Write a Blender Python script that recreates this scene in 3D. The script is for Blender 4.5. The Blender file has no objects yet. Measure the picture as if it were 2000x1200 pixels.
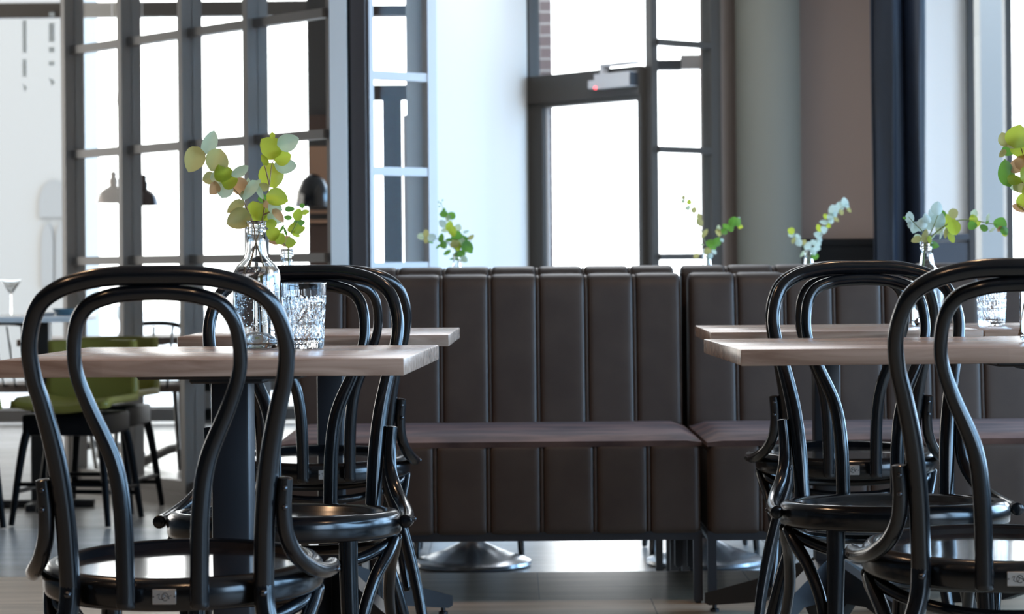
import bpy, bmesh, math, random
from mathutils import Vector, Matrix
C = bpy.context.scene
COL = C.collection
PI = math.pi

# ------------------------------------------------------------------ camera
F = 4722.0            # focal length in pixels of a 2000 px wide frame (85 mm)
H = 0.885             # camera height
PY = 519.0            # image row of the horizon at the middle of the frame
ROLL = math.radians(0.5)
cr, sr = math.cos(ROLL), math.sin(ROLL)
cam = bpy.data.cameras.new('camera')
camo = bpy.data.objects.new('camera', cam)
COL.objects.link(camo)
m = Matrix.Identity(4)
m.col[0][:3] = (cr, 0, -sr)
m.col[1][:3] = (sr, 0, cr)
m.col[2][:3] = (0, -1, 0)
m.col[3][:3] = (0, 0, H)
camo.matrix_world = m
cam.lens = 85.0
cam.sensor_width = 36.0
cam.shift_y = -(600 - PY) / 2000.0
cam.clip_end = 300
cam.dof.use_dof = True
cam.dof.focus_distance = 4.4
cam.dof.aperture_fstop = 9.0
C.camera = camo

# ------------------------------------------------------------------ sky, exposure
W = bpy.data.worlds.new('sky')
C.world = W
W.use_nodes = True
wt = W.node_tree
wt.nodes.clear()
wo = wt.nodes.new('ShaderNodeOutputWorld')
bg = wt.nodes.new('ShaderNodeBackground')
tc = wt.nodes.new('ShaderNodeTexCoord')
sp = wt.nodes.new('ShaderNodeSeparateXYZ')
rp = wt.nodes.new('ShaderNodeValToRGB')
wt.links.new(tc.outputs['Generated'], sp.inputs[0])
mp_ = wt.nodes.new('ShaderNodeMapRange')
mp_.inputs['From Min'].default_value = -1
mp_.inputs['From Max'].default_value = 1
wt.links.new(sp.outputs['X'], mp_.inputs['Value'])
wt.links.new(mp_.outputs[0], rp.inputs[0])
rp.color_ramp.elements[0].position = 0.25
rp.color_ramp.elements[0].color = (1.0, 0.95, 0.87, 1)
rp.color_ramp.elements[1].position = 0.95
rp.color_ramp.elements[1].color = (0.85, 1.5, 2.3, 1)
e = rp.color_ramp.elements.new(0.68)
e.color = (0.90, 0.96, 1.02, 1)
e = rp.color_ramp.elements.new(0.5)
e.color = (0.98, 0.99, 1.0, 1)
wt.links.new(rp.outputs[0], bg.inputs['Color'])
bg.inputs['Strength'].default_value = 4.2
wt.links.new(bg.outputs[0], wo.inputs[0])
C.view_settings.view_transform = 'Standard'
C.view_settings.look = 'None'
C.view_settings.gamma = 1
C.view_settings.use_curve_mapping = False
C.view_settings.exposure = 0.45
C.cycles.use_denoising = True
C.cycles.max_bounces = 12
C.cycles.transparent_max_bounces = 16
C.cycles.transmission_bounces = 12
C.cycles.caustics_refractive = True
C.cycles.sample_clamp_indirect = 8.0


def portal(name, loc, rot, sx, sy):
    l = bpy.data.lights.new(name, 'AREA')
    l.shape = 'RECTANGLE'
    l.size = sx
    l.size_y = sy
    l.cycles.is_portal = True
    o = bpy.data.objects.new(name, l)
    COL.objects.link(o)
    o.location = loc
    o.rotation_euler = rot
    return o


portal('daylight_right_windows', (3.55, 5.0, 1.6), (0, math.radians(90), 0), 2.4, 13)
portal('daylight_far_windows', (-2.5, 16.3, 1.6), (math.radians(-90), 0, 0), 7.5, 3.2)
portal('daylight_added_opening', (0.41, 10.7, 3.3), (0, 0, 0), 1.4, 3.4)  # guides sky light through the opening added in the roof
portal('daylight_left_windows', (-5.55, 13.8, 1.45), (0, math.radians(-90), 0), 2.7, 3.6)

for i, (x, y, e_) in enumerate(((-2.3, 2.2, 22), (-0.2, 1.6, 16), (1.9, 2.6, 16), (-1.6, 5.0, 22), (0.9, 5.2, 14))):  # unseen warm spots, guessed, added for chair glints and a brighter foreground
    l = bpy.data.lights.new('added_warm_spot', 'SPOT')
    l.energy = e_ * 2.2
    l.color = (1.0, 0.62, 0.36)
    l.spot_size = math.radians(110)
    l.spot_blend = 0.6
    l.shadow_soft_size = 0.05
    o = bpy.data.objects.new('added_warm_spot', l)
    COL.objects.link(o)
    o.location = (x, y, 3.12)

# ------------------------------------------------------------------ helpers


def P(px, py, D):
    """photo pixel at distance D -> point in the room"""
    dx, dy = px - 1000.0, py - PY
    a = dx * cr - dy * sr
    b = dx * sr + dy * cr
    return Vector((a * D / F, D, H - b * D / F))


MATS = {}


def mat(name, color, rough=0.5, metal=0.0, coat=0.0, spec=0.5, sheen=0.0, noise=None, bump=None, emit=None):
    if name in MATS:
        return MATS[name]
    M = bpy.data.materials.new(name)
    M.use_nodes = True
    nt = M.node_tree
    b = nt.nodes['Principled BSDF']
    b.inputs['Base Color'].default_value = (*color, 1)
    b.inputs['Roughness'].default_value = rough
    b.inputs['Metallic'].default_value = metal
    b.inputs['Coat Weight'].default_value = coat
    b.inputs['Coat Roughness'].default_value = 0.15
    b.inputs['Specular IOR Level'].default_value = spec
    b.inputs['Sheen Weight'].default_value = sheen
    if sheen:
        b.inputs['Sheen Roughness'].default_value = 0.4
        b.inputs['Sheen Tint'].default_value = (*[min(1, c * 3 + .3) for c in color], 1)
    if noise or bump:
        tcn = nt.nodes.new('ShaderNodeTexCoord')
    if noise:
        # (scale xyz, second colour, low, high)
        s, c2, lo, hi = noise
        mp = nt.nodes.new('ShaderNodeMapping')
        mp.inputs['Scale'].default_value = s
        n = nt.nodes.new('ShaderNodeTexNoise')
        n.inputs['Scale'].default_value = 1
        n.inputs['Detail'].default_value = 5
        r = nt.nodes.new('ShaderNodeValToRGB')
        r.color_ramp.elements[0].position = lo
        r.color_ramp.elements[1].position = hi
        r.color_ramp.elements[0].color = (*color, 1)
        r.color_ramp.elements[1].color = (*c2, 1)
        nt.links.new(tcn.outputs['Object'], mp.inputs[0])
        nt.links.new(mp.outputs[0], n.inputs[0])
        nt.links.new(n.outputs[0], r.inputs[0])
        nt.links.new(r.outputs[0], b.inputs['Base Color'])
    if bump:
        s, st, dist = bump
        n2 = nt.nodes.new('ShaderNodeTexNoise')
        n2.inputs['Scale'].default_value = s
        n2.inputs['Detail'].default_value = 4
        bn = nt.nodes.new('ShaderNodeBump')
        bn.inputs['Strength'].default_value = st
        bn.inputs['Distance'].default_value = dist
        nt.links.new(tcn.outputs['Object'], n2.inputs[0])
        nt.links.new(n2.outputs[0], bn.inputs['Height'])
        nt.links.new(bn.outputs[0], b.inputs['Normal'])
    if emit:
        b.inputs['Emission Color'].default_value = (*emit[0], 1)
        b.inputs['Emission Strength'].default_value = emit[1]
    MATS[name] = M
    return M


def link(M, a, b):
    M.node_tree.links.new(a, b)


black = mat('black_lacquer', (0.005, 0.0054, 0.0065), 0.2, coat=0.2, spec=.5)
blackmatt = mat('black_stool_wood', (0.003, 0.0035, 0.005), 0.4, spec=.15)
steel = mat('powder_coated_steel', (0.022, 0.022, 0.025), 0.42)
framepaint = mat('dark_frame_paint', (0.060, 0.052, 0.045), 0.38)
screenpaint = mat('grey_screen_paint', (0.24, 0.22, 0.21), 0.4)
lightframe = mat('lit_frame_tone', (0.58, 0.54, 0.52), 0.4)  # pale tone puts window reflection into the door leaf's dark frame colour
leather = mat('brown_upholstery', (0.044, 0.026, 0.0175), 0.5, sheen=0.2,
              noise=((9, 9, 9), (0.060, 0.038, 0.026), 0.35, 0.7), bump=(420, 0.25, 0.0006))
plush = mat('brushed_brown_velour', (0.058, 0.027, 0.023), 0.7, sheen=0.12,
            noise=((3.5, 9, 9), (0.165, 0.085, 0.064), 0.42, 0.58), bump=(300, 0.3, 0.0006))
platemat = mat('aluminium_plate', (0.62, 0.60, 0.58), 0.35, metal=0.85)
screwmat = mat('dark_screw_metal', (0.08, 0.08, 0.085), 0.25, metal=0.9)
castmat = mat('cast_steel_base', (0.45, 0.47, 0.5), 0.24, metal=0.9)
green = mat('green_seat_shell', (0.26, 0.225, 0.04), 0.4)
greenedge = mat('pale_green_edge', (0.42, 0.43, 0.22), 0.5)
whitewall = mat('white_plaster', (0.60, 0.555, 0.51), 0.75, bump=(60, 0.08, 0.002))
taupe = mat('taupe_paint', (0.27, 0.20, 0.17), 0.8, bump=(80, 0.08, 0.002))
columnpaint = mat('grey_green_paint', (0.155, 0.15, 0.122), 0.7, bump=(80, 0.08, 0.002))
wainscot = mat('dark_wainscot_paint', (0.005, 0.0052, 0.006), 0.65, spec=.2)
navy = mat('navy_wainscot_paint', (0.05, 0.065, 0.09), 0.45)
velvet = mat('navy_velvet', (0.003, 0.005, 0.011), 0.5, sheen=0.08, noise=((6, 6, 1.2), (0.006, 0.011, 0.024), .4, .65))
ceilmat = mat('ceiling_paint', (0.35, 0.35, 0.35), 0.9)
darkwall = mat('charcoal_wall_paint', (0.05, 0.048, 0.047), 0.8)
closermat = mat('light_grey_plastic', (0.55, 0.53, 0.53), 0.5)
ledmat = mat('red_indicator', (0.6, 0.02, 0.02), 0.4, emit=((1, 0.1, 0.12), 3))
tanmat = mat('tan_cabinet_wood', (0.34, 0.20, 0.13), 0.5)
brownmat = mat('brown_cabinet_wood', (0.07, 0.042, 0.032), 0.5)
coppermat = mat('aged_copper', (0.055, 0.038, 0.034), 0.22, metal=0.5)
cordmat = mat('grey_cord', (0.45, 0.45, 0.45), 0.6)
facademat = mat('pale_facade_render', (0.180, 0.172, 0.160), 0.9)
facadedark = mat('facade_window_stone', (0.138, 0.134, 0.128), 0.9)
groundmat = mat('pale_paving', (0.5, 0.5, 0.5), 0.9)
letteringmat = mat('window_lettering_vinyl', (0.30, 0.33, 0.34), 0.7)
ceramic = mat('white_ceramic', (0.7, 0.7, 0.7), 0.25)
darkcloth = mat('dark_cloth', (0.012, 0.012, 0.014), 0.9)

# wood of the tabletops
wood = bpy.data.materials.new('pale_oak')
wood.use_nodes = True
nt = wood.node_tree
b = nt.nodes['Principled BSDF']
tcn = nt.nodes.new('ShaderNodeTexCoord')
geo = nt.nodes.new('ShaderNodeNewGeometry')
mp1 = nt.nodes.new('ShaderNodeMapping')
mp1.inputs['Scale'].default_value = (3.5, 38, 38)
n1 = nt.nodes.new('ShaderNodeTexNoise')
n1.inputs['Scale'].default_value = 1
n1.inputs['Detail'].default_value = 7
n1.inputs['Distortion'].default_value = 1.6
r1 = nt.nodes.new('ShaderNodeValToRGB')
r1.color_ramp.elements[0].position = 0.34
r1.color_ramp.elements[0].color = (0.29, 0.18, 0.125, 1)
r1.color_ramp.elements[1].position = 0.66
r1.color_ramp.elements[1].color = (0.51, 0.35, 0.26, 1)
mp2 = nt.nodes.new('ShaderNodeMapping')
mp2.inputs['Scale'].default_value = (1.4, 11.5, 0.01)
vo = nt.nodes.new('ShaderNodeTexVoronoi')
vo.inputs['Scale'].default_value = 1
vo.distance = 'CHEBYCHEV'
vr = nt.nodes.new('ShaderNodeSeparateColor')
mr = nt.nodes.new('ShaderNodeMapRange')
mr.inputs['To Min'].default_value = 0.82
mr.inputs['To Max'].default_value = 1.15
mx = nt.nodes.new('ShaderNodeVectorMath')
mx.operation = 'SCALE'
nt.links.new(tcn.outputs['Object'], mp1.inputs[0])
nt.links.new(mp1.outputs[0], n1.inputs[0])
nt.links.new(n1.outputs[0], r1.inputs[0])
nt.links.new(tcn.outputs['Object'], mp2.inputs[0])
nt.links.new(mp2.outputs[0], vo.inputs[0])
nt.links.new(vo.outputs['Color'], vr.inputs[0])
nt.links.new(vr.outputs[0], mr.inputs[0])
nt.links.new(r1.outputs[0], mx.inputs[0])
nt.links.new(mr.outputs[0], mx.inputs['Scale'])
nt.links.new(mx.outputs[0], b.inputs['Base Color'])
b.inputs['Roughness'].default_value = 0.26

# brown stained plywood of the seats
seatwood = bpy.data.materials.new('dark_stained_plywood')
seatwood.use_nodes = True
nt = seatwood.node_tree
b = nt.nodes['Principled BSDF']
tcn = nt.nodes.new('ShaderNodeTexCoord')
mp1 = nt.nodes.new('ShaderNodeMapping')
mp1.inputs['Scale'].default_value = (34, 5, 5)
n1 = nt.nodes.new('ShaderNodeTexNoise')
n1.inputs['Scale'].default_value = 1
n1.inputs['Detail'].default_value = 6
n1.inputs['Distortion'].default_value = 0.8
r1 = nt.nodes.new('ShaderNodeValToRGB')
r1.color_ramp.elements[0].position = 0.35
r1.color_ramp.elements[0].color = (0.012, 0.009, 0.008, 1)
r1.color_ramp.elements[1].position = 0.68
r1.color_ramp.elements[1].color = (0.040, 0.026, 0.022, 1)
nt.links.new(tcn.outputs['Object'], mp1.inputs[0])
nt.links.new(mp1.outputs[0], n1.inputs[0])
nt.links.new(n1.outputs[0], r1.inputs[0])
nt.links.new(r1.outputs[0], b.inputs['Base Color'])
rr = nt.nodes.new('ShaderNodeMapRange')
rr.inputs['To Min'].default_value = 0.10
rr.inputs['To Max'].default_value = 0.2
nt.links.new(n1.outputs[0], rr.inputs[0])
nt.links.new(rr.outputs[0], b.inputs['Roughness'])
b.inputs['Coat Weight'].default_value = 1.0
b.inputs['Coat Roughness'].default_value = 0.07


def tile_material(name, c1, c2, grout, ox, oy, w, h, rough):
    M = bpy.data.materials.new(name)
    M.use_nodes = True
    nt = M.node_tree
    b = nt.nodes['Principled BSDF']
    t = nt.nodes.new('ShaderNodeTexCoord')
    mp = nt.nodes.new('ShaderNodeMapping')
    mp.inputs['Location'].default_value = (-ox, -oy, 0)
    br = nt.nodes.new('ShaderNodeTexBrick')
    br.offset = 0.5
    br.inputs['Scale'].default_value = 1
    br.inputs['Brick Width'].default_value = w
    br.inputs['Row Height'].default_value = h
    br.inputs['Mortar Size'].default_value = 0.002
    br.inputs['Color1'].default_value = (1, 1, 1, 1)
    br.inputs['Color2'].default_value = (0.8, 0.78, 0.75, 1)
    br.inputs['Mortar'].default_value = (0.3, 0.3, 0.3, 1)
    mp2 = nt.nodes.new('ShaderNodeMapping')
    mp2.inputs['Scale'].default_value = (2.2, 16, 1)
    n = nt.nodes.new('ShaderNodeTexNoise')
    n.inputs['Scale'].default_value = 1.2
    n.inputs['Detail'].default_value = 7
    n.inputs['Distortion'].default_value = 0.7
    r = nt.nodes.new('ShaderNodeValToRGB')
    r.color_ramp.elements[0].position = 0.35
    r.color_ramp.elements[1].position = 0.65
    r.color_ramp.elements[0].color = (*c1, 1)
    r.color_ramp.elements[1].color = (*c2, 1)
    mu = nt.nodes.new('ShaderNodeMix')
    mu.data_type = 'RGBA'
    mu.blend_type = 'MULTIPLY'
    mu.inputs[0].default_value = 1
    nt.links.new(t.outputs['Object'], mp.inputs[0])
    nt.links.new(mp.outputs[0], br.inputs[0])
    nt.links.new(t.outputs['Object'], mp2.inputs[0])
    nt.links.new(mp2.outputs[0], n.inputs[0])
    nt.links.new(n.outputs[0], r.inputs[0])
    nt.links.new(r.outputs[0], mu.inputs[6])
    nt.links.new(br.outputs['Color'], mu.inputs[7])
    nt.links.new(mu.outputs[2], b.inputs['Base Color'])
    b.inputs['Roughness'].default_value = rough
    return M


floormat = tile_material('wood_look_tile', (0.34, 0.29, 0.215), (0.50, 0.43, 0.33), None, -0.23, 6.40, 0.59, 0.565, 0.38)
floormat2 = tile_material('pale_floor_tile', (0.36, 0.355, 0.35), (0.46, 0.455, 0.45), None, 0.30, 7.0, 1.2, 0.6, 0.26)


def glassy(name, tint=(0.97, 0.98, 0.98), strength=1.0):
    """clear window pane: see-through with a mirror-like skin"""
    M = bpy.data.materials.new(name)
    M.use_nodes = True
    nt = M.node_tree
    nt.nodes.clear()
    o = nt.nodes.new('ShaderNodeOutputMaterial')
    t = nt.nodes.new('ShaderNodeBsdfTransparent')
    t.inputs[0].default_value = (*tint, 1)
    g = nt.nodes.new('ShaderNodeBsdfGlossy')
    g.inputs['Roughness'].default_value = 0.02
    f = nt.nodes.new('ShaderNodeLayerWeight')
    f.inputs[0].default_value = 0.5
    pw = nt.nodes.new('ShaderNodeMath')
    pw.operation = 'POWER'
    pw.inputs[1].default_value = 4.5
    ad = nt.nodes.new('ShaderNodeMath')
    ad.operation = 'MULTIPLY_ADD'
    ad.inputs[1].default_value = 0.45
    ad.inputs[2].default_value = 0.006
    mx = nt.nodes.new('ShaderNodeMixShader')
    nt.links.new(f.outputs['Facing'], pw.inputs[0])
    nt.links.new(pw.outputs[0], ad.inputs[0])
    nt.links.new(ad.outputs[0], mx.inputs[0])
    nt.links.new(t.outputs[0], mx.inputs[1])
    nt.links.new(g.outputs[0], mx.inputs[2])
    nt.links.new(mx.outputs[0], o.inputs[0])
    return M


pane = glassy('window_glass')


def solidglass(name, ior, color=(1, 1, 1), rough=0.0):
    M = bpy.data.materials.new(name)
    M.use_nodes = True
    b = M.node_tree.nodes['Principled BSDF']
    b.inputs['Base Color'].default_value = (*color, 1)
    b.inputs['Transmission Weight'].default_value = 1
    b.inputs['IOR'].default_value = ior
    b.inputs['Roughness'].default_value = rough
    return M


bottleglass = solidglass('clear_bottle_glass', 1.46, (0.97, 0.985, 0.98))
crystal = solidglass('cut_crystal', 1.52, (0.99, 0.99, 0.99))
water = solidglass('still_water', 1.33, (0.98, 0.99, 1.0))


def leafmat(name, c, tc_):
    M = bpy.data.materials.new(name)
    M.use_nodes = True
    nt = M.node_tree
    nt.nodes.clear()
    o = nt.nodes.new('ShaderNodeOutputMaterial')
    p = nt.nodes.new('ShaderNodeBsdfPrincipled')
    p.inputs['Roughness'].default_value = 0.5
    tcn = nt.nodes.new('ShaderNodeTexCoord')
    n = nt.nodes.new('ShaderNodeTexNoise')
    n.inputs['Scale'].default_value = 45
    r = nt.nodes.new('ShaderNodeValToRGB')
    r.color_ramp.elements[0].position = 0.3
    r.color_ramp.elements[1].position = 0.7
    r.color_ramp.elements[0].color = (*c, 1)
    r.color_ramp.elements[1].color = (*[x * 1.35 for x in c], 1)
    nt.links.new(tcn.outputs['Object'], n.inputs[0])
    nt.links.new(n.outputs[0], r.inputs[0])
    nt.links.new(r.outputs[0], p.inputs['Base Color'])
    t = nt.nodes.new('ShaderNodeBsdfTranslucent')
    t.inputs[0].default_value = (*tc_, 1)
    mx = nt.nodes.new('ShaderNodeMixShader')
    mx.inputs[0].default_value = 0.55
    nt.links.new(p.outputs[0], mx.inputs[1])
    nt.links.new(t.outputs[0], mx.inputs[2])
    nt.links.new(mx.outputs[0], o.inputs[0])
    return M


LEAF = [leafmat('lime_leaf', (0.22, 0.30, 0.03), (0.66, 0.72, 0.08)),
        leafmat('olive_leaf', (0.26, 0.24, 0.09), (0.58, 0.52, 0.20)),
        leafmat('silvery_leaf', (0.42, 0.48, 0.34), (0.62, 0.70, 0.46)),
        leafmat('pinkish_leaf', (0.38, 0.22, 0.12), (0.70, 0.42, 0.20)),
        leafmat('deep_green_leaf', (0.055, 0.15, 0.04), (0.20, 0.42, 0.06)),
        leafmat('frosted_leaf', (0.60, 0.70, 0.68), (0.5, 0.6, 0.5))]
stemmat = mat('brown_twig', (0.32, 0.19, 0.09), 0.6)
greenstem = mat('green_twig', (0.20, 0.24, 0.08), 0.6)


# ------------------------------------------------------------------ mesh helpers
def obj(name, bm, material, parent=None, smooth=True, angle=40):
    me = bpy.data.meshes.new(name)
    bm.normal_update()
    if smooth:
        for f in bm.faces:
            f.smooth = True
        lim = math.radians(angle)
        for e in bm.edges:
            if len(e.link_faces) == 2 and e.calc_face_angle(0) > lim:
                e.smooth = False
    bm.to_mesh(me)
    bm.free()
    for mm in (material if isinstance(material, (list, tuple)) else [material]):
        me.materials.append(mm)
    o = bpy.data.objects.new(name, me)
    COL.objects.link(o)
    if parent:
        o.parent = parent
    return o


def thing(name, label, cat, loc=(0, 0, 0), rotz=0, group=None):
    o = bpy.data.objects.new(name, None)
    o.empty_display_size = 0.05
    COL.objects.link(o)
    o.location = loc
    o.rotation_euler = (0, 0, rotz)
    o['label'] = label
    o['category'] = cat
    if group:
        o['group'] = group
    return o


def tag(o, label, cat, group=None):
    o['label'] = label
    o['category'] = cat
    if group:
        o['group'] = group
    return o


def structure(o):
    o['kind'] = 'structure'
    return o


def copy_thing(root, label, loc, rotz, group=None):
    r = root.copy()
    COL.objects.link(r)
    r.location = loc
    r.rotation_euler = (0, 0, rotz)
    r['label'] = label
    if group:
        r['group'] = group
    for ch in list(root.children):
        c = ch.copy()
        COL.objects.link(c)
        c.parent = r
        for g in list(ch.children):
            d = g.copy()
            COL.objects.link(d)
            d.parent = c
    return r


def box(bm, lo, hi, bevel=0.0, seg=2, rot=None):
    ret = bmesh.ops.create_cube(bm, size=1)
    vs = ret['verts']
    cx = [(lo[i] + hi[i]) / 2 for i in range(3)]
    sz = [abs(hi[i] - lo[i]) for i in range(3)]
    for v in vs:
        v.co = Vector((v.co.x * sz[0], v.co.y * sz[1], v.co.z * sz[2]))
    if bevel:
        es = list({e for v in vs for e in v.link_edges})
        r = bmesh.ops.bevel(bm, geom=es, offset=min(bevel, min(sz) * .49), segments=seg, profile=0.5, affect='EDGES')
        vs = list({v for f in r['faces'] for v in f.verts} | {v for v in vs if v.is_valid})
        # collect the whole island
        seen = set(vs)
        st = list(vs)
        while st:
            v = st.pop()
            for e in v.link_edges:
                w = e.other_vert(v)
                if w not in seen:
                    seen.add(w)
                    st.append(w)
        vs = list(seen)
    for v in vs:
        if rot is not None:
            v.co = rot @ v.co
        v.co += Vector(cx)
    return vs


def catmull(pts, n=6):
    out = []
    P_ = [Vector(p) for p in pts]
    P_ = [P_[0] * 2 - P_[1]] + P_ + [P_[-1] * 2 - P_[-2]]
    for i in range(1, len(P_) - 2):
        p0, p1, p2, p3 = P_[i - 1:i + 3]
        for k in range(n):
            t = k / n
            out.append(0.5 * ((2 * p1) + (-p0 + p2) * t + (2 * p0 - 5 * p1 + 4 * p2 - p3) * t * t +
                              (-p0 + 3 * p1 - 3 * p2 + p3) * t ** 3))
    out.append(P_[-2])
    return out


def tube(bm, pts, radii, sides=14, smooth=6, squash=1.0, cap=True, dome=0.35):
    """pts with a radius each, smoothed; the ends are closed with a low dome"""
    if smooth:
        q = catmull([(*p, 0) for p in pts] if False else pts, smooth)
        rr = catmull([(r, 0, 0) for r in radii], smooth)
        rr = [max(1e-4, v.x) for v in rr]
    else:
        q = [Vector(p) for p in pts]
        rr = list(radii)
    if cap and dome:
        d0 = (q[0] - q[1]).normalized()
        d1 = (q[-1] - q[-2]).normalized()
        q = [q[0] + d0 * rr[0] * dome] + [q[0] + d0 * rr[0] * dome * .6] + q + [q[-1] + d1 * rr[-1] * dome * .6, q[-1] + d1 * rr[-1] * dome]
        rr = [rr[0] * .45, rr[0] * .85] + rr + [rr[-1] * .85, rr[-1] * .45]
    n = len(q)
    t0 = (q[1] - q[0]).normalized()
    up = Vector((0, 0, 1)) if abs(t0.z) < 0.9 else Vector((0, 1, 0))
    nrm = t0.cross(up).normalized()
    rings = []
    for i in range(n):
        t = (q[min(i + 1, n - 1)] - q[max(i - 1, 0)])
        if t.length < 1e-9:
            t = t0
        t.normalize()
        nrm = (nrm - t * nrm.dot(t))
        if nrm.length < 1e-6:
            nrm = t.orthogonal()
        nrm.normalize()
        bi = t.cross(nrm)
        ring = []
        for k in range(sides):
            a = 2 * PI * k / sides
            ring.append(bm.verts.new(q[i] + nrm * (math.cos(a) * rr[i]) + bi * (math.sin(a) * rr[i] * squash)))
        rings.append(ring)
    for i in range(n - 1):
        for k in range(sides):
            k2 = (k + 1) % sides
            bm.faces.new((rings[i][k], rings[i][k2], rings[i + 1][k2], rings[i + 1][k]))
    if cap:
        bm.faces.new(list(reversed(rings[0])))
        bm.faces.new(rings[-1])
    bmesh.ops.recalc_face_normals(bm, faces=bm.faces)
    return rings


def lathe(bm, prof, n=48, loc=(0, 0, 0), closed=False, fn=None):
    """prof: list of (r, z). fn(r, z, angle) may change the radius"""
    rings = []
    L = Vector(loc)
    for (r, z) in prof:
        if r < 1e-6:
            rings.append([bm.verts.new(L + Vector((0, 0, z)))])
        else:
            ring = []
            for k in range(n):
                a = 2 * PI * k / n
                r2 = fn(r, z, a) if fn else r
                ring.append(bm.verts.new(L + Vector((r2 * math.cos(a), r2 * math.sin(a), z))))
            rings.append(ring)
    idx = list(range(len(rings) - 1))
    pairs = [(i, i + 1) for i in idx]
    if closed:
        pairs.append((len(rings) - 1, 0))
    for i, j in pairs:
        A, B = rings[i], rings[j]
        if len(A) == 1 and len(B) == 1:
            continue
        for k in range(n):
            k2 = (k + 1) % n
            if len(A) == 1:
                bm.faces.new((A[0], B[k2], B[k]))
            elif len(B) == 1:
                bm.faces.new((A[k], A[k2], B[0]))
            else:
                bm.faces.new((A[k], A[k2], B[k2], B[k]))
    bmesh.ops.recalc_face_normals(bm, faces=bm.faces)


def prism(bm, poly, z0, z1):
    """poly: xy outline, extruded from z0 to z1"""
    a = [bm.verts.new((x, y, z0)) for x, y in poly]
    b_ = [bm.verts.new((x, y, z1)) for x, y in poly]
    bm.faces.new(a)
    bm.faces.new(b_)
    n = len(poly)
    for i in range(n):
        j = (i + 1) % n
        bm.faces.new((a[i], a[j], b_[j], b_[i]))
    bmesh.ops.recalc_face_normals(bm, faces=bm.faces)


def B():
    return bmesh.new()


def simple_box(name, lo, hi, m_, parent=None, bevel=0.0):
    bm = B()
    box(bm, lo, hi, bevel)
    return obj(name, bm, m_, parent)


# ------------------------------------------------------------------ room shell
LOW = -0.12           # the floor behind the benches lies a step lower
EDGE = 6.97
structure(simple_box('floor', (-5.6, -4.2, -0.10), (4.6, EDGE, 0.0), floormat))
structure(simple_box('floor_lower', (-5.6, EDGE, LOW - 0.1), (4.6, 16.4, LOW), floormat2))
bm = B()      # unseen roof opening added to brighten the passage beyond the benches
box(bm, (-5.8, -4.2, 3.2), (4.8, 9.0, 3.35))
box(bm, (1.1, 9.0, 3.2), (4.8, 16.6, 3.35))
box(bm, (-5.8, 12.4, 3.2), (1.1, 16.6, 3.35))
box(bm, (-5.8, 9.0, 3.2), (-0.28, 12.4, 3.35))
structure(obj('ceiling', bm, ceilmat, smooth=False))
structure(simple_box('wall_rear', (-5.6, -4.3, -0.1), (4.6, -4.2, 3.2), darkwall))


def wall_with_openings(name, x0, x1, y0, y1, z0, z1, opens, m_):
    """wall along y with window openings (ya, yb, za, zb)"""
    bm = B()
    ys = y0
    for (ya, yb, za, zb) in opens:
        box(bm, (x0, ys, z0), (x1, ya, z1))
        box(bm, (x0, ya, z0), (x1, yb, za))
        box(bm, (x0, ya, zb), (x1, yb, z1))
        ys = yb
    box(bm, (x0, ys, z0), (x1, y1, z1))
    return structure(obj(name, bm, m_, smooth=False))


wall_with_openings('wall_right', 3.5, 3.7, -4.2, 13.0, LOW, 3.2,
                   [(-1.5, 1.2, 0.5, 2.8), (1.7, 4.6, 0.5, 2.8), (5.1, 8.0, 0.5, 2.8), (8.5, 12.2, 0.5, 2.8)], darkwall)
wall_with_openings('wall_left', -5.7, -5.5, -4.2, 16.4, LOW, 3.2,
                   [(12.0, 15.6, 0.1, 2.8)], darkwall)


def wall_line(name, A, Bp, z0, z1, th, m_, side=1):
    """a wall between two plan points, thickness to its far side"""
    A, Bp = Vector(A), Vector(Bp)
    d = (Bp - A).normalized()
    n = Vector((-d.y, d.x)) * th * side
    bm = B()
    prism(bm, [tuple(A), tuple(Bp), tuple(Bp + n), tuple(A + n)], z0, z1)
    return structure(obj(name, bm, m_, smooth=False))


U = Vector((-0.637, 0.771))     # the glazed screens run left and away
V = Vector((0.771, 0.637))      # and right and away
UL = 0.0


def beam(bm, A, d, t0, t1, z0, z1, w_out, w_in):
    """box along plan direction d from A between t0 and t1; w_out toward the viewer side, w_in away"""
    n = Vector((-d.y, d.x))
    if n.y > 0:
        n = -n
    p = [A + d * t0 + n * w_out, A + d * t1 + n * w_out, A + d * t1 - n * w_in, A + d * t0 - n * w_in]
    prism(bm, [tuple(q) for q in p], z0, z1)


# glazed folding screen on the left
S0 = Vector((-0.723, 9.49))
scr = thing('glazed_screen', 'dark-framed glazed folding screen of four tall panels with square panes, at the left', 'glass partition')
for k in range(5):
    bm = B()
    if k == 0:
        beam(bm, S0, U, -0.034, -0.008, LOW, 3.2, 0.006, 0.03)
    else:
        beam(bm, S0, U, 0.5 * k - 0.018, 0.5 * k + 0.018, LOW, 3.2, 0.05, 0.05)
    obj('mullion', bm, screenpaint, scr, smooth=False)
for k in range(4):
    for z, hh in ((-0.07, 0.05), (0.443, 0.016), (0.923, 0.018), (1.408, 0.018), (1.883, 0.018), (2.363, 0.018), (2.85, 0.04)):
        bm = B()
        beam(bm, S0, U, 0.5 * k + (0.018 if k else -0.008), 0.5 * k + 0.482, z - hh, z + hh, 0.022, 0.022)
        obj('glazing_bar', bm, screenpaint, scr, smooth=False)
    bm = B()
    beam(bm, S0, U, 0.5 * k + (0.018 if k else -0.008), 0.5 * k + 0.482, -0.03, 2.82, 0.003, 0.003)
    obj('glass_pane', bm, pane, scr, smooth=False)
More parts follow.
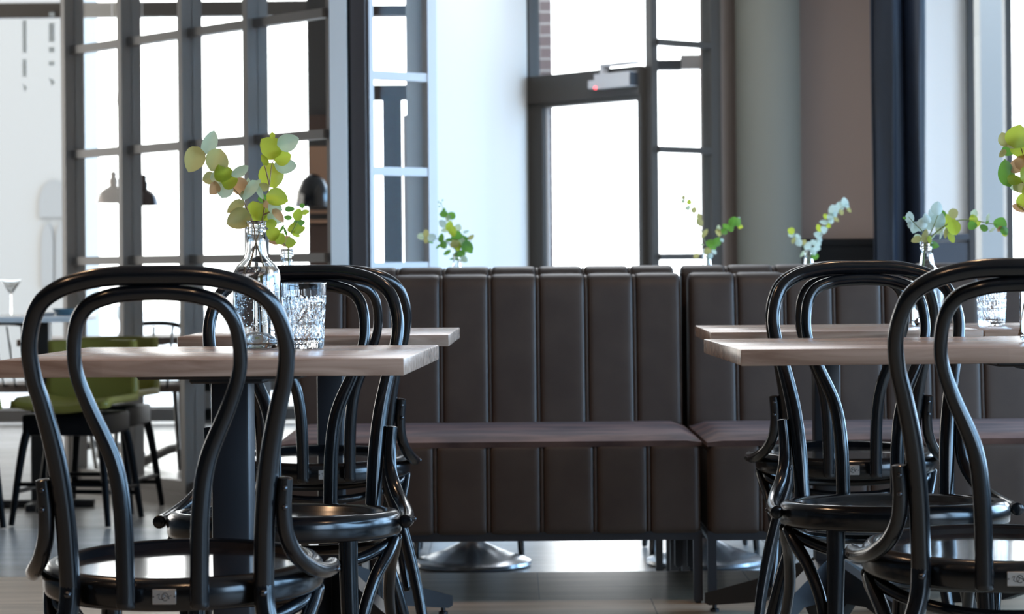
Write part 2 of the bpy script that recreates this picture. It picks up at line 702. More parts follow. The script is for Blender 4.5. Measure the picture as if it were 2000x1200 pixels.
# skirting and small sill at the foot of the screen
bm = B()
beam(bm, S0, U, -0.1, 2.1, LOW, LOW + 0.05, 0.07, 0.07)
obj('bottom_rail', bm, screenpaint, scr, smooth=False)

# pale reveal, black gap and dark post beside the screen


def prect(px0, py0, px1, py1, D, dep):
    """box seen between these pixels, front face at distance D"""
    a = P(px0, (py0 + py1) / 2, D)
    b_ = P(px1, (py0 + py1) / 2, D)
    t = P((px0 + px1) / 2, py0, D)
    u = P((px0 + px1) / 2, py1, D)
    return (a.x, D, u.z), (b_.x, D + dep, t.z)


structure(simple_box('wall_reveal', (-0.703, 9.40, LOW), (-0.637, 9.62, 3.2), mat('pale_reveal_paint', (0.92, 0.86, 0.80), 0.7)))
structure(simple_box('trim_1', (-0.637, 9.46, LOW), (-0.622, 9.60, 3.2), black))
structure(simple_box('trim_2', (-0.622, 9.42, LOW), (-0.566, 9.56, 3.2), mat('brown_post_paint', (0.060, 0.046, 0.042), 0.5)))

# open glazed door leaf beside it, dark paint coloured pale for window glare
L0 = Vector((-0.566, 9.50))
leaf = thing('glazed_door', 'narrow glazed door leaf, its frame coloured pale for window glare, standing between the dark post and white wall', 'door')
LW = 0.335
for t0, t1 in ((0, 0.022), (LW - 0.045, LW)):
    bm = B()
    beam(bm, L0, V, t0, t1, LOW, 2.9, 0.02, 0.02)
    obj('stile', bm, lightframe, leaf, smooth=False)
for z in (0.885, 1.262, 1.640, 2.02, 2.40, 0.50, 0.12):
    bm = B()
    beam(bm, L0, V, 0.022, LW - 0.045, z - 0.017, z + 0.017, 0.016, 0.016)
    obj('glazing_bar', bm, lightframe, leaf, smooth=False)
bm = B()
beam(bm, L0, V, 0.022, LW - 0.045, LOW + .05, 2.9, 0.003, 0.003)
obj('glass_pane', bm, pane, leaf, smooth=False)

# white wall running back to the entrance door
DC = Vector((0.757, 13.0))
DL = DC + U * 1.03
wall_line('wall_white', (-0.30, 9.72), tuple(DL), LOW, 3.2, 0.12, whitewall, 1)

# entrance door, transom and side light; the mullion is the near corner
door = thing('entrance_door', 'tall dark-framed glass entrance door with a large clear pane, behind the benches', 'door')
bm = B()
beam(bm, DC, U, 0.985, 1.03, LOW, 3.2, 0.03, 0.05)
obj('door_jamb', bm, framepaint, door, smooth=False)
bm = B()
beam(bm, DC, U, 0.045, 0.985, 1.80, 1.955, 0.05, 0.05)
obj('transom', bm, framepaint, door, smooth=False)
bm = B()
beam(bm, DC, U, 0.875, 0.985, LOW, 1.80, 0.03, 0.03)
beam(bm, DC, U, 0.045, 0.075, LOW, 1.80, 0.035, 0.035)
beam(bm, DC, U, 0.075, 0.86, 1.775, 1.80, 0.035, 0.035)
beam(bm, DC, U, 0.075, 0.86, LOW, LOW + 0.2, 0.035, 0.035)
obj('door_frame', bm, framepaint, door, smooth=False)
bm = B()
beam(bm, DC, U, 0.075, 0.86, LOW + 0.2, 1.775, 0.003, 0.003)
beam(bm, DC, U, 0.045, 0.985, 1.955, 3.15, 0.003, 0.003)
obj('glass_pane', bm, pane, door, smooth=False)
bm = B()
beam(bm, DC, U, 0.845, 0.862, LOW + 0.2, 1.775, 0.012, 0.0)
obj('edge_strip', bm, lightframe, door, smooth=False)

side = thing('side_light', 'dark-framed narrow side window with stacked panes, right of the entrance door', 'window')
bm = B()
prism(bm, [tuple(DC + U * 0.045 + Vector((0, -.0))), tuple(DC - Vector((0, 0.05))), tuple(DC + V * 0.05), tuple(DC + Vector((-.005, 0.09)))], LOW, 3.2)
obj('corner_post', bm, framepaint, side, smooth=False)
bm = B()
beam(bm, DC, V, 0.43, 0.505, LOW, 3.2, 0.02, 0.05)
obj('side_post', bm, framepaint, side, smooth=False)
for z in (0.07, 0.50, 0.925, 1.505, 2.083, 2.66):
    bm = B()
    beam(bm, DC, V, 0.04, 0.43, z - 0.017, z + 0.017, 0.02, 0.02)
    obj('glazing_bar', bm, framepaint, side, smooth=False)
bm = B()
beam(bm, DC, V, 0.04, 0.43, LOW, 3.15, 0.003, 0.003)
obj('glass_pane', bm, pane, side, smooth=False)

# door closer on the transom
nU = Vector((-U.y, U.x))
if nU.y > 0:
    nU = -nU
cl = thing('door_closer', 'light grey door closer box with a red light, on the bar above the door', 'door closer')
bm = B()
beam(bm, DC + nU * 0.05, U, 0.06, 0.345, 1.845, 1.925, 0.055, 0.0)
obj('housing', bm, closermat, cl, smooth=False)
bm = B()
beam(bm, DC + nU * 0.05, U, 0.345, 0.40, 1.85, 1.895, 0.05, 0.0)
obj('end_cap', bm, closermat, cl, smooth=False)
bm = B()
beam(bm, DC + nU * 0.05, U, 0.055, 0.05, 1.85, 1.92, 0.056, 0.0)
obj('dark_side', bm, steel, cl, smooth=False)
bm = B()
pl = DC + nU * 0.105 + U * 0.335
bmesh.ops.create_uvsphere(bm, u_segments=12, v_segments=8, radius=0.009, matrix=Matrix.Translation((pl.x, pl.y - .004, 1.85)))
obj('indicator_light', bm, ledmat, cl)
bm = B()
beam(bm, DC + nU * 0.05, U, 0.29, 0.315, 1.925, 1.975, 0.04, 0.015)
beam(bm, DC + nU * 0.05, U, 0.05, 0.315, 1.965, 1.98, 0.04, 0.015)
obj('arm', bm, closermat, cl, smooth=False)
gb = thing('cable_duct', 'pale grey long box with a dark end seen through the narrow side window', 'duct')
bm = B()
box(bm, *prect(1331, 107, 1395, 133, 13.5, 0.1))
obj('housing', bm, mat('outdoor_grey_box', (0.30, 0.27, 0.26), 0.7), gb, smooth=False)
bm = B()
box(bm, *prect(1280, 117, 1331, 136, 13.52, 0.08))
obj('dark_end', bm, steel, gb, smooth=False)

# right end: taupe wall, round column, white wall, panelling, window
wall_line('wall_taupe', tuple(DC + V * 0.507), (1.36, 13.62), LOW, 3.2, 0.12, mat('beige_paint', (0.30, 0.24, 0.21), .8), 1)
structure(simple_box('wall_back', (1.30, 13.62, LOW), (2.25, 13.74, 3.2), taupe))
bm = B()
lathe(bm, [(0.0, LOW), (0.178, LOW), (0.178, 3.2), (0.0, 3.2)], 64, (1.421, 13.35, 0))
structure(obj('wall_column', bm, columnpaint))
bm = B()
box(bm, (1.56, 13.585, LOW), (2.2, 13.62, 0.985))
box(bm, (1.56, 13.565, 0.985), (2.2, 13.62, 1.02))
for z in (0.88, 0.74, 0.6, .46, .32):
    box(bm, (1.56, 13.578, z), (2.2, 13.60, z + .13))
structure(obj('trim_3', bm, wainscot, smooth=False))
structure(simple_box('wall_far_right', (2.205, 13.02, LOW), (2.465, 13.6, 3.2), mat('cool_white_plaster', (0.93, 0.91, 0.88), .75)))
bm = B()
box(bm, (2.19, 12.985, LOW), (2.46, 13.02, 0.99))
box(bm, (2.19, 12.965, 1.0), (2.46, 13.02, 1.035))
for z in (0.86, 0.72, 0.58, .44, .3):
    box(bm, (2.19, 12.975, z), (2.46, 13.0, z + .125))
structure(obj('trim_4', bm, navy, smooth=False))
bm = B()
box(bm, (2.455, 12.96, LOW), (2.487, 13.05, 3.2))
box(bm, (2.655, 12.96, LOW), (2.69, 13.05, 3.2))
box(bm, (3.3, 12.96, LOW), (3.5, 13.05, 3.2))
box(bm, (2.487, 12.98, LOW), (3.3, 13.04, 0.3))
win = structure(obj('window_2', bm, mat('dark_window_metal', (0.035, 0.04, 0.045), .4), smooth=False))
bm = B()
box(bm, (2.487, 13.0, 0.3), (2.655, 13.006, 3.2))
box(bm, (2.69, 13.0, 0.3), (3.3, 13.006, 3.2))
structure(obj('window_3', bm, pane, smooth=False))

# velvet curtain
bm = B()
NX, NZ = 90, 10
x0, x1 = 1.885, 2.165
grid = []
random.seed(5)
for j in range(NZ + 1):
    z = LOW + 0.01 + (3.1 - LOW) * j / NZ
    row = []
    for i in range(NX + 1):
        t = i / NX
        ph = t * 2 * PI * 1.9 + .5
        y = 12.62 + 0.06 * math.sin(ph) + 0.012 * math.sin(ph * 2.3 + z * .7)
        x = x0 + (x1 - x0) * t + 0.012 * math.sin(ph * 2) + 0.006 * math.sin(z * 2.1 + t * 9)
        row.append(bm.verts.new((x, y, z)))
    grid.append(row)
for j in range(NZ):
    for i in range(NX):
        bm.faces.new((grid[j][i], grid[j][i + 1], grid[j + 1][i + 1], grid[j + 1][i]))
co = obj('curtain', bm, velvet)
md = co.modifiers.new('thick', 'SOLIDIFY')
md.thickness = 0.006
tag(co, 'dark navy velvet curtain hanging in folds between taupe and white walls', 'curtain')

# far window wall behind the screen
bm = B()
box(bm, (-5.5, 16.2, 2.575), (-1.0, 16.28, 2.675))
box(bm, (-5.5, 16.2, 3.12), (-1.0, 16.28, 3.2))
box(bm, (-5.5, 16.2, LOW), (-1.0, 16.28, LOW + 0.08))
structure(obj('window_1', bm, framepaint, smooth=False))
bm = B()
box(bm, (-5.5, 16.23, LOW + 0.08), (-1.0, 16.236, 2.575))
structure(obj('window_4', bm, pane, smooth=False))
# white letters stuck on the far window
lt = thing('window_lettering', 'two columns of faint grey lettering on the large left window', 'lettering')
for (cx, segs) in ((48, ((40, 103), (116, 150), (163, 180))), (101, ((24, 32), (45, 82), (92, 102), (120, 128), (152, 168)))):
    for i, (a, b_) in enumerate(segs):
        bm = B()
        w = 4 if cx == 48 else 5.5
        lo, hi = prect(cx - w, a, cx + w, b_, 16.18, 0.004)
        if i == len(segs) - 1:
            p = [P(cx - w, a, 16.18), P(cx + w, (a + b_) / 2 - 2, 16.18), P(cx + w, (a + b_) / 2 + 3, 16.18), P(cx, b_, 16.18)]
            fs = [bm.verts.new(q) for q in p]
            bs = [bm.verts.new(q + Vector((0, .004, 0))) for q in p]
            bm.faces.new(fs)
            bm.faces.new(bs[::-1])
            for k in range(4):
                bm.faces.new((fs[k], fs[(k + 1) % 4], bs[(k + 1) % 4], bs[k]))
        else:
            box(bm, lo, hi)
        obj('letter', bm, letteringmat, lt, smooth=False)

# dark bar area seen through the screen
bar = thing('wall_cabinet', 'dark back-bar cabinet with a tan panel and two lit shelf edges, seen through the screen', 'cabinet')
lo, hi = prect(603, -60, 664, 1010, 14.6, 0.5)
lo = (lo[0], lo[1], LOW)
obj('carcass', (lambda bm: (box(bm, lo, hi), bm)[1])(B()), darkwall, bar, smooth=False)
for (a, b_, c, d, mm, dd, nm) in ((603, 225, 660, 262, brownmat, .02, 'top_panel'), (604, 286, 660, 402, tanmat, .02, 'tan_panel'),
                                  (604, 410, 660, 417, tanmat, .06, 'shelf'), (604, 429, 660, 436, tanmat, .06, 'shelf'),
                                  (604, 440, 660, 560, brownmat, .02, 'lower_panel')):
    bm = B()
    box(bm, *prect(a, b_, c, d, 14.6 - dd, dd))
    obj(nm, bm, mm, bar, smooth=False)
bm = B()
cc = P(612, 395, 14.45)
lathe(bm, [(0.0, 0.17), (0.03, 0.165), (0.07, 0.13), (0.10, 0.06), (0.11, -0.02), (0.105, -0.03), (0.0, -0.03)], 24, cc)
tag(obj('lamp_dome', bm, black), 'black dome shade standing in front of the tan panel', 'lamp')

# dark frame seen beyond the pale door leaf
fr = thing('porch_frame', 'dark brown post and beam seen through the pale glazed door leaf', 'post')
for (a, b_, c, d, nm) in ((750, 190, 786, 900, 'post'), (715, 166, 822, 194, 'beam'), (817, -60, 834, 900, 'post'), (715, 10, 822, 30, 'beam')):
    bm = B()
    box(bm, *prect(a, b_, c, d, 12.6, 0.1))
    obj(nm, bm, mat('porch_brown', (0.085, 0.066, 0.062), .6), fr, smooth=False)
bm = B()
box(bm, *prect(790, 225, 799, 900, 12.55, 0.05))
obj('pale_strip', bm, closermat, fr, smooth=False)

# ------------------------------------------------------------------ outdoors
structure(simple_box('ground', (-60, 16.45, -0.6), (60, 80, -0.5), groundmat))
structure(simple_box('ground_right', (4.9, -20, -0.6), (60, 16.4, -0.5), groundmat))
fac = thing('building', 'pale rendered building with arched windows outside the large left window', 'building')
lo, hi = prect(-420, -300, 138, 560, 30, 2.0)
lo = (lo[0], lo[1], -0.5)
hi = (hi[0], hi[1], 9)
bm = B()
box(bm, lo, hi)
obj('wall', bm, facademat, fac, smooth=False)
for (cx, y0_, y1_, w) in ((103, 352, 425, 27), (92, 436, 560, 12), (118, 436, 560, 10)):
    bm = B()
    pts = []
    for k in range(13):
        a = PI * k / 12
        pts.append(P(cx + w * math.cos(a), y0_ + 45 - 45 * math.sin(a), 29.96))
    pts.append(P(cx - w, y1_, 29.96))
    pts.append(P(cx + w, y1_, 29.96))
    f_ = [bm.verts.new(q) for q in pts]
    g_ = [bm.verts.new(q + Vector((0, .05, 0))) for q in pts]
    bm.faces.new(f_)
    bm.faces.new(g_[::-1])
    for k in range(len(f_)):
        bm.faces.new((f_[k], f_[(k + 1) % len(f_)], g_[(k + 1) % len(f_)], g_[k]))
    obj('arched_window', bm, facadedark, fac, smooth=False)
brick = bpy.data.materials.new('outdoor_brick')
brick.use_nodes = True
nt = brick.node_tree
tcn = nt.nodes.new('ShaderNodeTexCoord')
sw = nt.nodes.new('ShaderNodeMapping')
sw.inputs['Rotation'].default_value = (PI / 2, 0, 0)
br = nt.nodes.new('ShaderNodeTexBrick')
br.inputs['Scale'].default_value = 1
br.inputs['Brick Width'].default_value = 0.21
br.inputs['Row Height'].default_value = 0.085
br.inputs['Mortar Size'].default_value = 0.008
br.inputs['Color1'].default_value = (0.15, 0.11, 0.11, 1)
br.inputs['Color2'].default_value = (0.11, 0.085, 0.085, 1)
br.inputs['Mortar'].default_value = (0.3, 0.28, 0.27, 1)
nt.links.new(tcn.outputs['Object'], sw.inputs[0])
nt.links.new(sw.outputs[0], br.inputs[0])
nt.links.new(br.outputs[0], nt.nodes['Principled BSDF'].inputs['Base Color'])
lo, hi = prect(1052, -100, 1077, 132, 17.5, 0.4)
lo = (lo[0], lo[1], 1.75)
bm = B()
box(bm, (lo[0], 17.5, -0.5), (hi[0], 17.9, 5))
tag(obj('brick_pier', bm, brick, smooth=False), 'reddish grey brick pier outside, above the entrance door at left', 'brickwork')
palebrick = mat('pale_outdoor_brick', (0.17, 0.185, 0.195), 0.9)
bm = B()
box(bm, (3.50, 18, -0.5), (3.72, 18.6, 6))
o = tag(obj('outdoor_pier', bm, palebrick, smooth=False), 'pale brick wall seen through the window at far right', 'wall')

# ------------------------------------------------------------------ bentwood chairs
OUT = [(0, .876, -.283), (.05, .8755, -.282), (.090, .8705, -.280), (.130, .858, -.276), (.160, .833, -.266), (.1755, .785, -.248),
       (.173, .738, -.232), (.162, .692, -.219), (.148, .622, -.203), (.139, .537, -.188), (.135, .440, -.176)]
INN = [(0, .8530, -.279), (.035, .8515, -.278), (.062, .847, -.277), (.090, .836, -.270), (.107, .812, -.262), (.1135, .775, -.252), (.1105, .738, -.244),
       (.0945, .692, -.235), (.065, .621, -.227), (.054, .551, -.222), (.051, .459, -.2195), (.051, .418, -.219)]


def sp3(x, z, y):
    return Vector((x, y, z))


def make_chair(label):
    t = thing('bentwood_chair', label, 'chair')
    # outer bow
    half = [sp3(*p) for p in OUT]
    rad = [.0136, .0136, .0133, .0127, .0119, .0116, .0120, .0129, .0140, .0146, .0148]
    pts = [Vector((-p.x, p.y, p.z)) for p in reversed(half[1:])] + half
    rr = list(reversed(rad[1:])) + rad
    bm = B()
    tube(bm, pts, rr, 18, 6, dome=0)
    obj('outer_bow', bm, black, t)
    half = [sp3(*p) for p in INN]
    rad = [.0112, .0112, .0112, .0110, .0104, .0100, .0102, .0110, .0124, .0131, .0134, .0134]
    pts = [Vector((-p.x, p.y, p.z)) for p in reversed(half[1:])] + half
    rr = list(reversed(rad[1:])) + rad
    bm = B()
    tube(bm, pts, rr, 16, 6, dome=.3)
    obj('inner_bow', bm, black, t)
    tilt = 0.036

    def seatz(bm):
        for v in bm.verts:
            v.co.z += tilt * v.co.y
    # seat ring
    prof = [(.157, .440), (.167, .446), (.1725, .4545), (.179, .4585), (.187, .4605), (.196, .4585), (.2025, .452), (.205, .444),
            (.2045, .424), (.201, .417), (.193, .4145), (.167, .4145), (.157, .418)]
    bm = B()
    lathe(bm, prof, 96, closed=True)
    seatz(bm)
    obj('seat_ring', bm, black, t, angle=60)
    bm = B()
    lathe(bm, [(0, .4468), (.08, .4468), (.14, .4470), (.1735, .4478), (.175, .438), (0, .432)], 80)
    seatz(bm)
    obj('seat', bm, seatwood, t)
    for s in (-1, 1):
        bm = B()
        tube(bm, [(s * .135, -.176, .445), (s * .139, -.180, .40), (s * .158, -.192, .34), (s * .182, -.208, .25), (s * .203, -.228, .14), (s * .218, -.25, .004)],
             [.0148, .0148, .0143, .0134, .0124, .0115], 16, 6, dome=0)
        obj('leg', bm, black, t)
        bm = B()
        tube(bm, [(s * .128, .128, .425), (s * .129, .131, .36), (s * .135, .142, .2), (s * .143, .158, .004)],
             [.0165, .016, .0142, .0115], 16, 5, dome=0)
        obj('leg', bm, black, t)
        bm = B()
        tube(bm, [(s * .1685, -.194, .592), (s * .1655, -.190, .55), (s * .168, -.180, .512), (s * .179, -.157, .481), (s * .196, -.115, .459),
                  (s * .2095, -.06, .447), (s * .2158, 0, .4425), (s * .2155, .032, .443)],
             [.0105, .0112, .0116, .0118, .0118, .0118, .0118, .0116], 16, 6, dome=.15)
        hb = obj('side_brace', bm, black, t)
        for z_ in (.585, .558):
            bm = B()
            bmesh.ops.create_uvsphere(bm, u_segments=10, v_segments=6, radius=.0042, matrix=Matrix.Translation((s * .168, -.2035, z_ - 0.006)))
            obj('screw', bm, screwmat, hb)
        bm = B()
        bmesh.ops.create_uvsphere(bm, u_segments=10, v_segments=6, radius=.0042, matrix=Matrix.Translation((s * .2265, -.012, .4425)))
        obj('screw', bm, screwmat, hb)
        bm = B()
        bmesh.ops.create_uvsphere(bm, u_segments=12, v_segments=8, radius=.0058, matrix=Matrix.Translation((s * .136, -.1895, .432)))
        obj('screw', bm, screwmat, t)
        # knee braces under the seat
        bm = B()
        tube(bm, [(s * .196, -.012, .412), (s * .188, -.04, .388), (s * .176, -.085, .35), (s * .168, -.13, .29), (s * .171, -.175, .22), (s * .178, -.19, .17)],
             [.009, .0115, .011, .0105, .0095, .008], 14, 6, dome=.3)
        obj('knee_brace', bm, black, t)
        bm = B()
        tube(bm, [(s * .196, .018, .412), (s * .186, .05, .388), (s * .168, .09, .35), (s * .152, .12, .29), (s * .148, .135, .22), (s * .150, .14, .17)],
             [.009, .0115, .011, .0105, .0095, .008], 14, 6, dome=.3)
        obj('knee_brace', bm, black, t)
    for yy, nm in ((-1, 'under_bow'), (1, 'under_bow')):
        bm = B()
        pts = [(-.190, yy * .01, .409), (-.172, yy * .055, .397), (-.135, yy * .105, .384), (-.07, yy * .148, .373), (0, yy * .160, .370),
               (.07, yy * .148, .373), (.135, yy * .105, .384), (.172, yy * .055, .397), (.190, yy * .01, .409)]
        tube(bm, pts, [.007, .010, .0095, .009, .009, .009, .0095, .010, .007], 14, 6, dome=.3)
        obj(nm, bm, black, t)
    # maker's plate on the back of the seat ring
    bm = B()
    box(bm, (-.0165, -.2065, .4195), (.0165, -.2030, .4405), .0008, 1)
    pl_ = obj('maker_plate', bm, platemat, t)
    bm = B()
    sq = []
    for k in range(26):
        a = k / 25
        sq.append((-.010 + .020 * a + .0022 * math.sin(a * 19), -.2069, .430 + .0042 * math.sin(a * 13 + .5) * (1 - .4 * a)))
    tube(bm, sq, [.00045] * len(sq), 6, 1, dome=0)
    ring = [(.0015 + .0045 * math.cos(a * PI / 8), -.2069, .430 + .0055 * math.sin(a * PI / 8)) for a in range(15)]
    tube(bm, ring, [.0005] * len(ring), 6, 1, dome=0)
    for s in (-1, 1):
        bmesh.ops.create_uvsphere(bm, u_segments=8, v_segments=6, radius=.0011, matrix=Matrix.Translation((s * .0145, -.2067, .430)))
    obj('plate_emblem', bm, screwmat, pl_)
    return t


chair = make_chair('black bentwood chair in the left foreground, back to the viewer, brown seat catching light')
chair.location = (-0.486, 3.555, 0)
CG = 'black bentwood chairs at the wooden tables'
chair['group'] = CG
copy_thing(chair, 'black bentwood chair facing the viewer across the left front table, behind its steel column', (-0.402, 4.235, 0), PI - 0.06, CG)
copy_thing(chair, 'black bentwood chair at the left rear table, back to viewer, half hidden behind another chair', (-0.440, 5.50, 0), math.radians(8), CG)
copy_thing(chair, 'black bentwood chair at the right edge, back to the viewer, seat shining pale blue', (0.732, 3.665, 0), math.radians(-3), CG)
copy_thing(chair, 'black bentwood chair facing the viewer from behind the right front table', (0.680, 4.33, 0), PI + 0.045, CG)
copy_thing(chair, 'black bentwood chair with back to viewer before the eucalyptus table, bright metal plate showing', (0.755, 5.50, 0), math.radians(-4), CG)

# ------------------------------------------------------------------ tables


BT = tuple(math.radians(x) for x in (58, 122, 238, 302))


def make_table(label, loc, rotz, w, d, ztop, th=0.026, posts=(0,), arm=0.43, turn=(PI / 4,), py=0.0):
    t = thing('dining_table', label, 'table', loc, rotz, 'wooden tables on steel columns')
    bm = B()
    box(bm, (-w / 2, -d / 2, ztop - th), (w / 2, d / 2, ztop), 0.0022, 2)
    obj('tabletop', bm, wood, t, angle=30)
    for px in posts:
        bm = B()
        box(bm, (px - .13, py - .13, ztop - th - .012), (px + .13, py + .13, ztop - th), .003, 1)
        box(bm, (px - .06, py - .06, ztop - th - .022), (px + .06, py + .06, ztop - th - .012), .003, 1)
        obj('top_plate', bm, steel, t)
        bm = B()
        box(bm, (px - .031, py - .031, 0.05), (px + .031, py + .031, ztop - th - .012), .005, 2)
        obj('column', bm, steel, t)
        for k in range(4):
            a = turn[0] + k * PI / 2
            if len(turn) == 4:
                a = turn[k]
            R = Matrix.Rotation(a, 3, 'Z')
            bm = B()
            # arm in profile (distance from centre, z) with a thickness
            prof = [(0.0, .19), (.05, .178), (arm * .55, .105), (arm, .047), (arm, .022), (arm * .96, .018), (arm * .55, .048), (.16, .085), (.09, .085), (.05, .04), (0.0, .04)]
            f_ = [bm.verts.new((r, -.016, z)) for r, z in prof]
            g_ = [bm.verts.new((r, .016, z)) for r, z in prof]
            bm.faces.new(f_)
            bm.faces.new(g_[::-1])
            for i in range(len(prof)):
                j = (i + 1) % len(prof)
                bm.faces.new((f_[i], f_[j], g_[j], g_[i]))
            for v in bm.verts:
                v.co = R @ v.co + Vector((px, py, 0))
            bmesh.ops.recalc_face_normals(bm, faces=bm.faces)
            a_ = obj('foot_arm', bm, steel, t, smooth=False)
            bm = B()
            q = R @ Vector((arm - .02, 0, 0)) + Vector((px, py, 0))
            lathe(bm, [(0, 0.001), (.012, 0.001), (.012, .008), (.006, .010), (.006, .026), (0, .026)], 14, q)
            obj('levelling_foot', bm, screwmat, a_)
    return t


make_table('square oak table in the left foreground carrying a bottle and tumbler', (-0.455, 3.925, 0), math.radians(-3.2), .62, .60, .748, turn=(0,))
make_table('square oak table in the second row left, its corner overlapping the brown bench', (-0.435, 5.63, 0), math.radians(-1), .60, .60, .734, arm=.48, turn=BT, py=.12)
make_table('wide oak table in the right foreground with a bottle at the frame edge', (0.930, 4.14, 0), math.radians(1.4), 1.15, .57, .748)
make_table('oak table behind the right front table, carrying a bottle of eucalyptus', (0.742, 5.63, 0), math.radians(-1), .60, .60, .734, arm=.48, turn=BT, py=.12)
make_table('oak table at far right carrying a cut glass tumbler, next to the eucalyptus table', (1.347, 5.63, 0), math.radians(-1), .60, .60, .734, arm=.48, turn=BT, py=.12)


# ------------------------------------------------------------------ upholstered benches
def bulge_samples(w, n):
    p = w / n
    out = []
    for k in range(n):
        c = (k + .5) * p
        hw = (p - .010) / 2
        for d in (-1, -.985, -.95, -.88, -.75, -.5, -.2, .2, .5, .75, .88, .95, .985, 1):
            b_ = .0085 * max(0, 1 - abs(d) ** 14) ** .5
            out.append((c + d * hw, b_ + (0.0 if abs(d) < 1 else -.001)))
        if k < n - 1:
            x = (k + 1) * p
            out += [(x - .0034, .0040), (x, .0050), (x + .0034, .0040)]
    return out


def channel_sheet(bm, path, w, n, fade_lo=True):
    """path: (y, z) from front bottom over the top; channels bulge along its normal"""
    xs = bulge_samples(w, n)
    q = catmull([(0, y, z) for y, z in path], 5)
    N = len(q)
    rows = []
    for i in range(N):
        t = (q[min(i + 1, N - 1)] - q[max(i - 1, 0)]).normalized()
        nrm = Vector((0, -t.z, t.y))
        row = []
        f = 1.0
        if fade_lo:
            f = min(1.0, i / 2.0 + .15)
        for x, b_ in xs:
            # rounded outer ends
            ex = min(x, w - x)
            k = 0.0
            if ex < .02:
                k = .02 - math.sqrt(max(0, .02 ** 2 - (.02 - ex) ** 2))
            row.append(bm.verts.new(Vector((x, q[i].y, q[i].z)) + nrm * (b_ * f - k * .8)))
        rows.append(row)
    for i in range(N - 1):
        for k in range(len(xs) - 1):
            bm.faces.new((rows[i][k], rows[i][k + 1], rows[i + 1][k + 1], rows[i + 1][k]))
    # close the ends
    for side_ in (0, -1):
        vs = [r[side_] for r in rows]
        try:
            bm.faces.new(vs)
        except ValueError:
            pass
    try:
        bm.faces.new([v for v in rows[0]] + [v for v in reversed(rows[-1])])
    except ValueError:
        pass
    bmesh.ops.recalc_face_normals(bm, faces=bm.faces)


def make_bench(label, loc, rotz, w, n, dz=0.0, zf=0.0):
    t = thing('upholstered_bench', label, 'bench', loc, rotz)
    bm = B()
    channel_sheet(bm, [(.622, .40), (.630, .48), (.642, .60), (.655, .74), (.662, .82 + dz), (.672, .853 + dz), (.695, .866 + dz), (.73, .866 + dz),
                       (.755, .852 + dz), (.762, .82 + dz), (.764, .55), (.764, .20)], w, n)
    obj('backrest', bm, leather, t, angle=50)
    # seat cushion with a crowned top
    bm = B()
    NXs, NYs = 28, 16
    top = []
    for j in range(NYs + 1):
        v = j / NYs
        row = []
        for i in range(NXs + 1):
            u = i / NXs
            x = w * u
            y = -.0115 + .65 * v
            eu = min(x, w - x)
            ez = min(1, eu / .05)
            ey = min(1, (y + .0115) / .06 + .05) if y < .05 else 1
            z = .4215 + .019 * math.sqrt(max(0, 1 - (1 - ez) ** 2)) * math.sqrt(max(0, 1 - (1 - ey) ** 2)) * (1 - .25 * abs(2 * v - 1) ** 3)
            row.append(bm.verts.new((x, y, z)))
        top.append(row)
    for j in range(NYs):
        for i in range(NXs):
            bm.faces.new((top[j][i], top[j][i + 1], top[j + 1][i + 1], top[j + 1][i]))
    border = [top[0][i] for i in range(NXs + 1)] + [top[j][-1] for j in range(1, NYs + 1)] + \
             [top[-1][i] for i in range(NXs - 1, -1, -1)] + [top[j][0] for j in range(NYs - 1, 0, -1)]
    low = [bm.verts.new((v.co.x, v.co.y + (.006 if v.co.y < 0 else 0), .411)) for v in border]
    nb = len(border)
    for i in range(nb):
        j = (i + 1) % nb
        bm.faces.new((border[i], border[j], low[j], low[i]))
    bm.faces.new(low)
    bmesh.ops.recalc_face_normals(bm, faces=bm.faces)
    obj('seat_cushion', bm, plush, t, angle=60)
    bm = B()
    channel_sheet(bm, [(.012, .188), (.004, .192), (.001, .21), (0, .30), (0, .39), (.003, .408), (.014, .418), (.05, .419), (.30, .41)], w, n, False)
    obj('front_panel', bm, leather, t, angle=50)
    bm = B()
    box(bm, (.003, .02, .188), (w - .003, .755, .40), .004, 1)
    obj('side_panel', bm, leather, t)
    bm = B()
    for y in (.0, .737):
        box(bm, (0, y, .166), (w, y + .023, .189))
    for x in (0, w - .023):
        box(bm, (x, .023, .166), (x + .023, .737, .189))
    obj('base_frame', bm, steel, t, smooth=False)
    for x in (0, w - .023):
        for y in (.0, .737):
            bm = B()
            box(bm, (x, y, zf + .006), (x + .023, y + .023, .166))
            box(bm, (x + .004, y + .004, zf + .001), (x + .019, y + .019, zf + .006))
            obj('leg', bm, steel, t, smooth=False)
    return t


make_bench('dark brown channelled bench in the middle, its seat lit reddish brown', (-.622, 6.30, 0), 0, 1.112, 8, -.016)
make_bench('dark brown channelled bench at right, behind the right-hand chairs', (.502, 6.28, 0), 0, 1.12, 8, -.016)
make_bench('brown channelled bench backing onto the middle bench, only its top edge showing', (.482, 7.875, 0), PI, .955, 7, .006, LOW)
make_bench('brown channelled bench backing onto the right bench, only its top edge showing', (1.605, 7.875, 0), PI, 1.112, 8, .006, LOW)

# ------------------------------------------------------------------ far tables and chairs (lower floor)


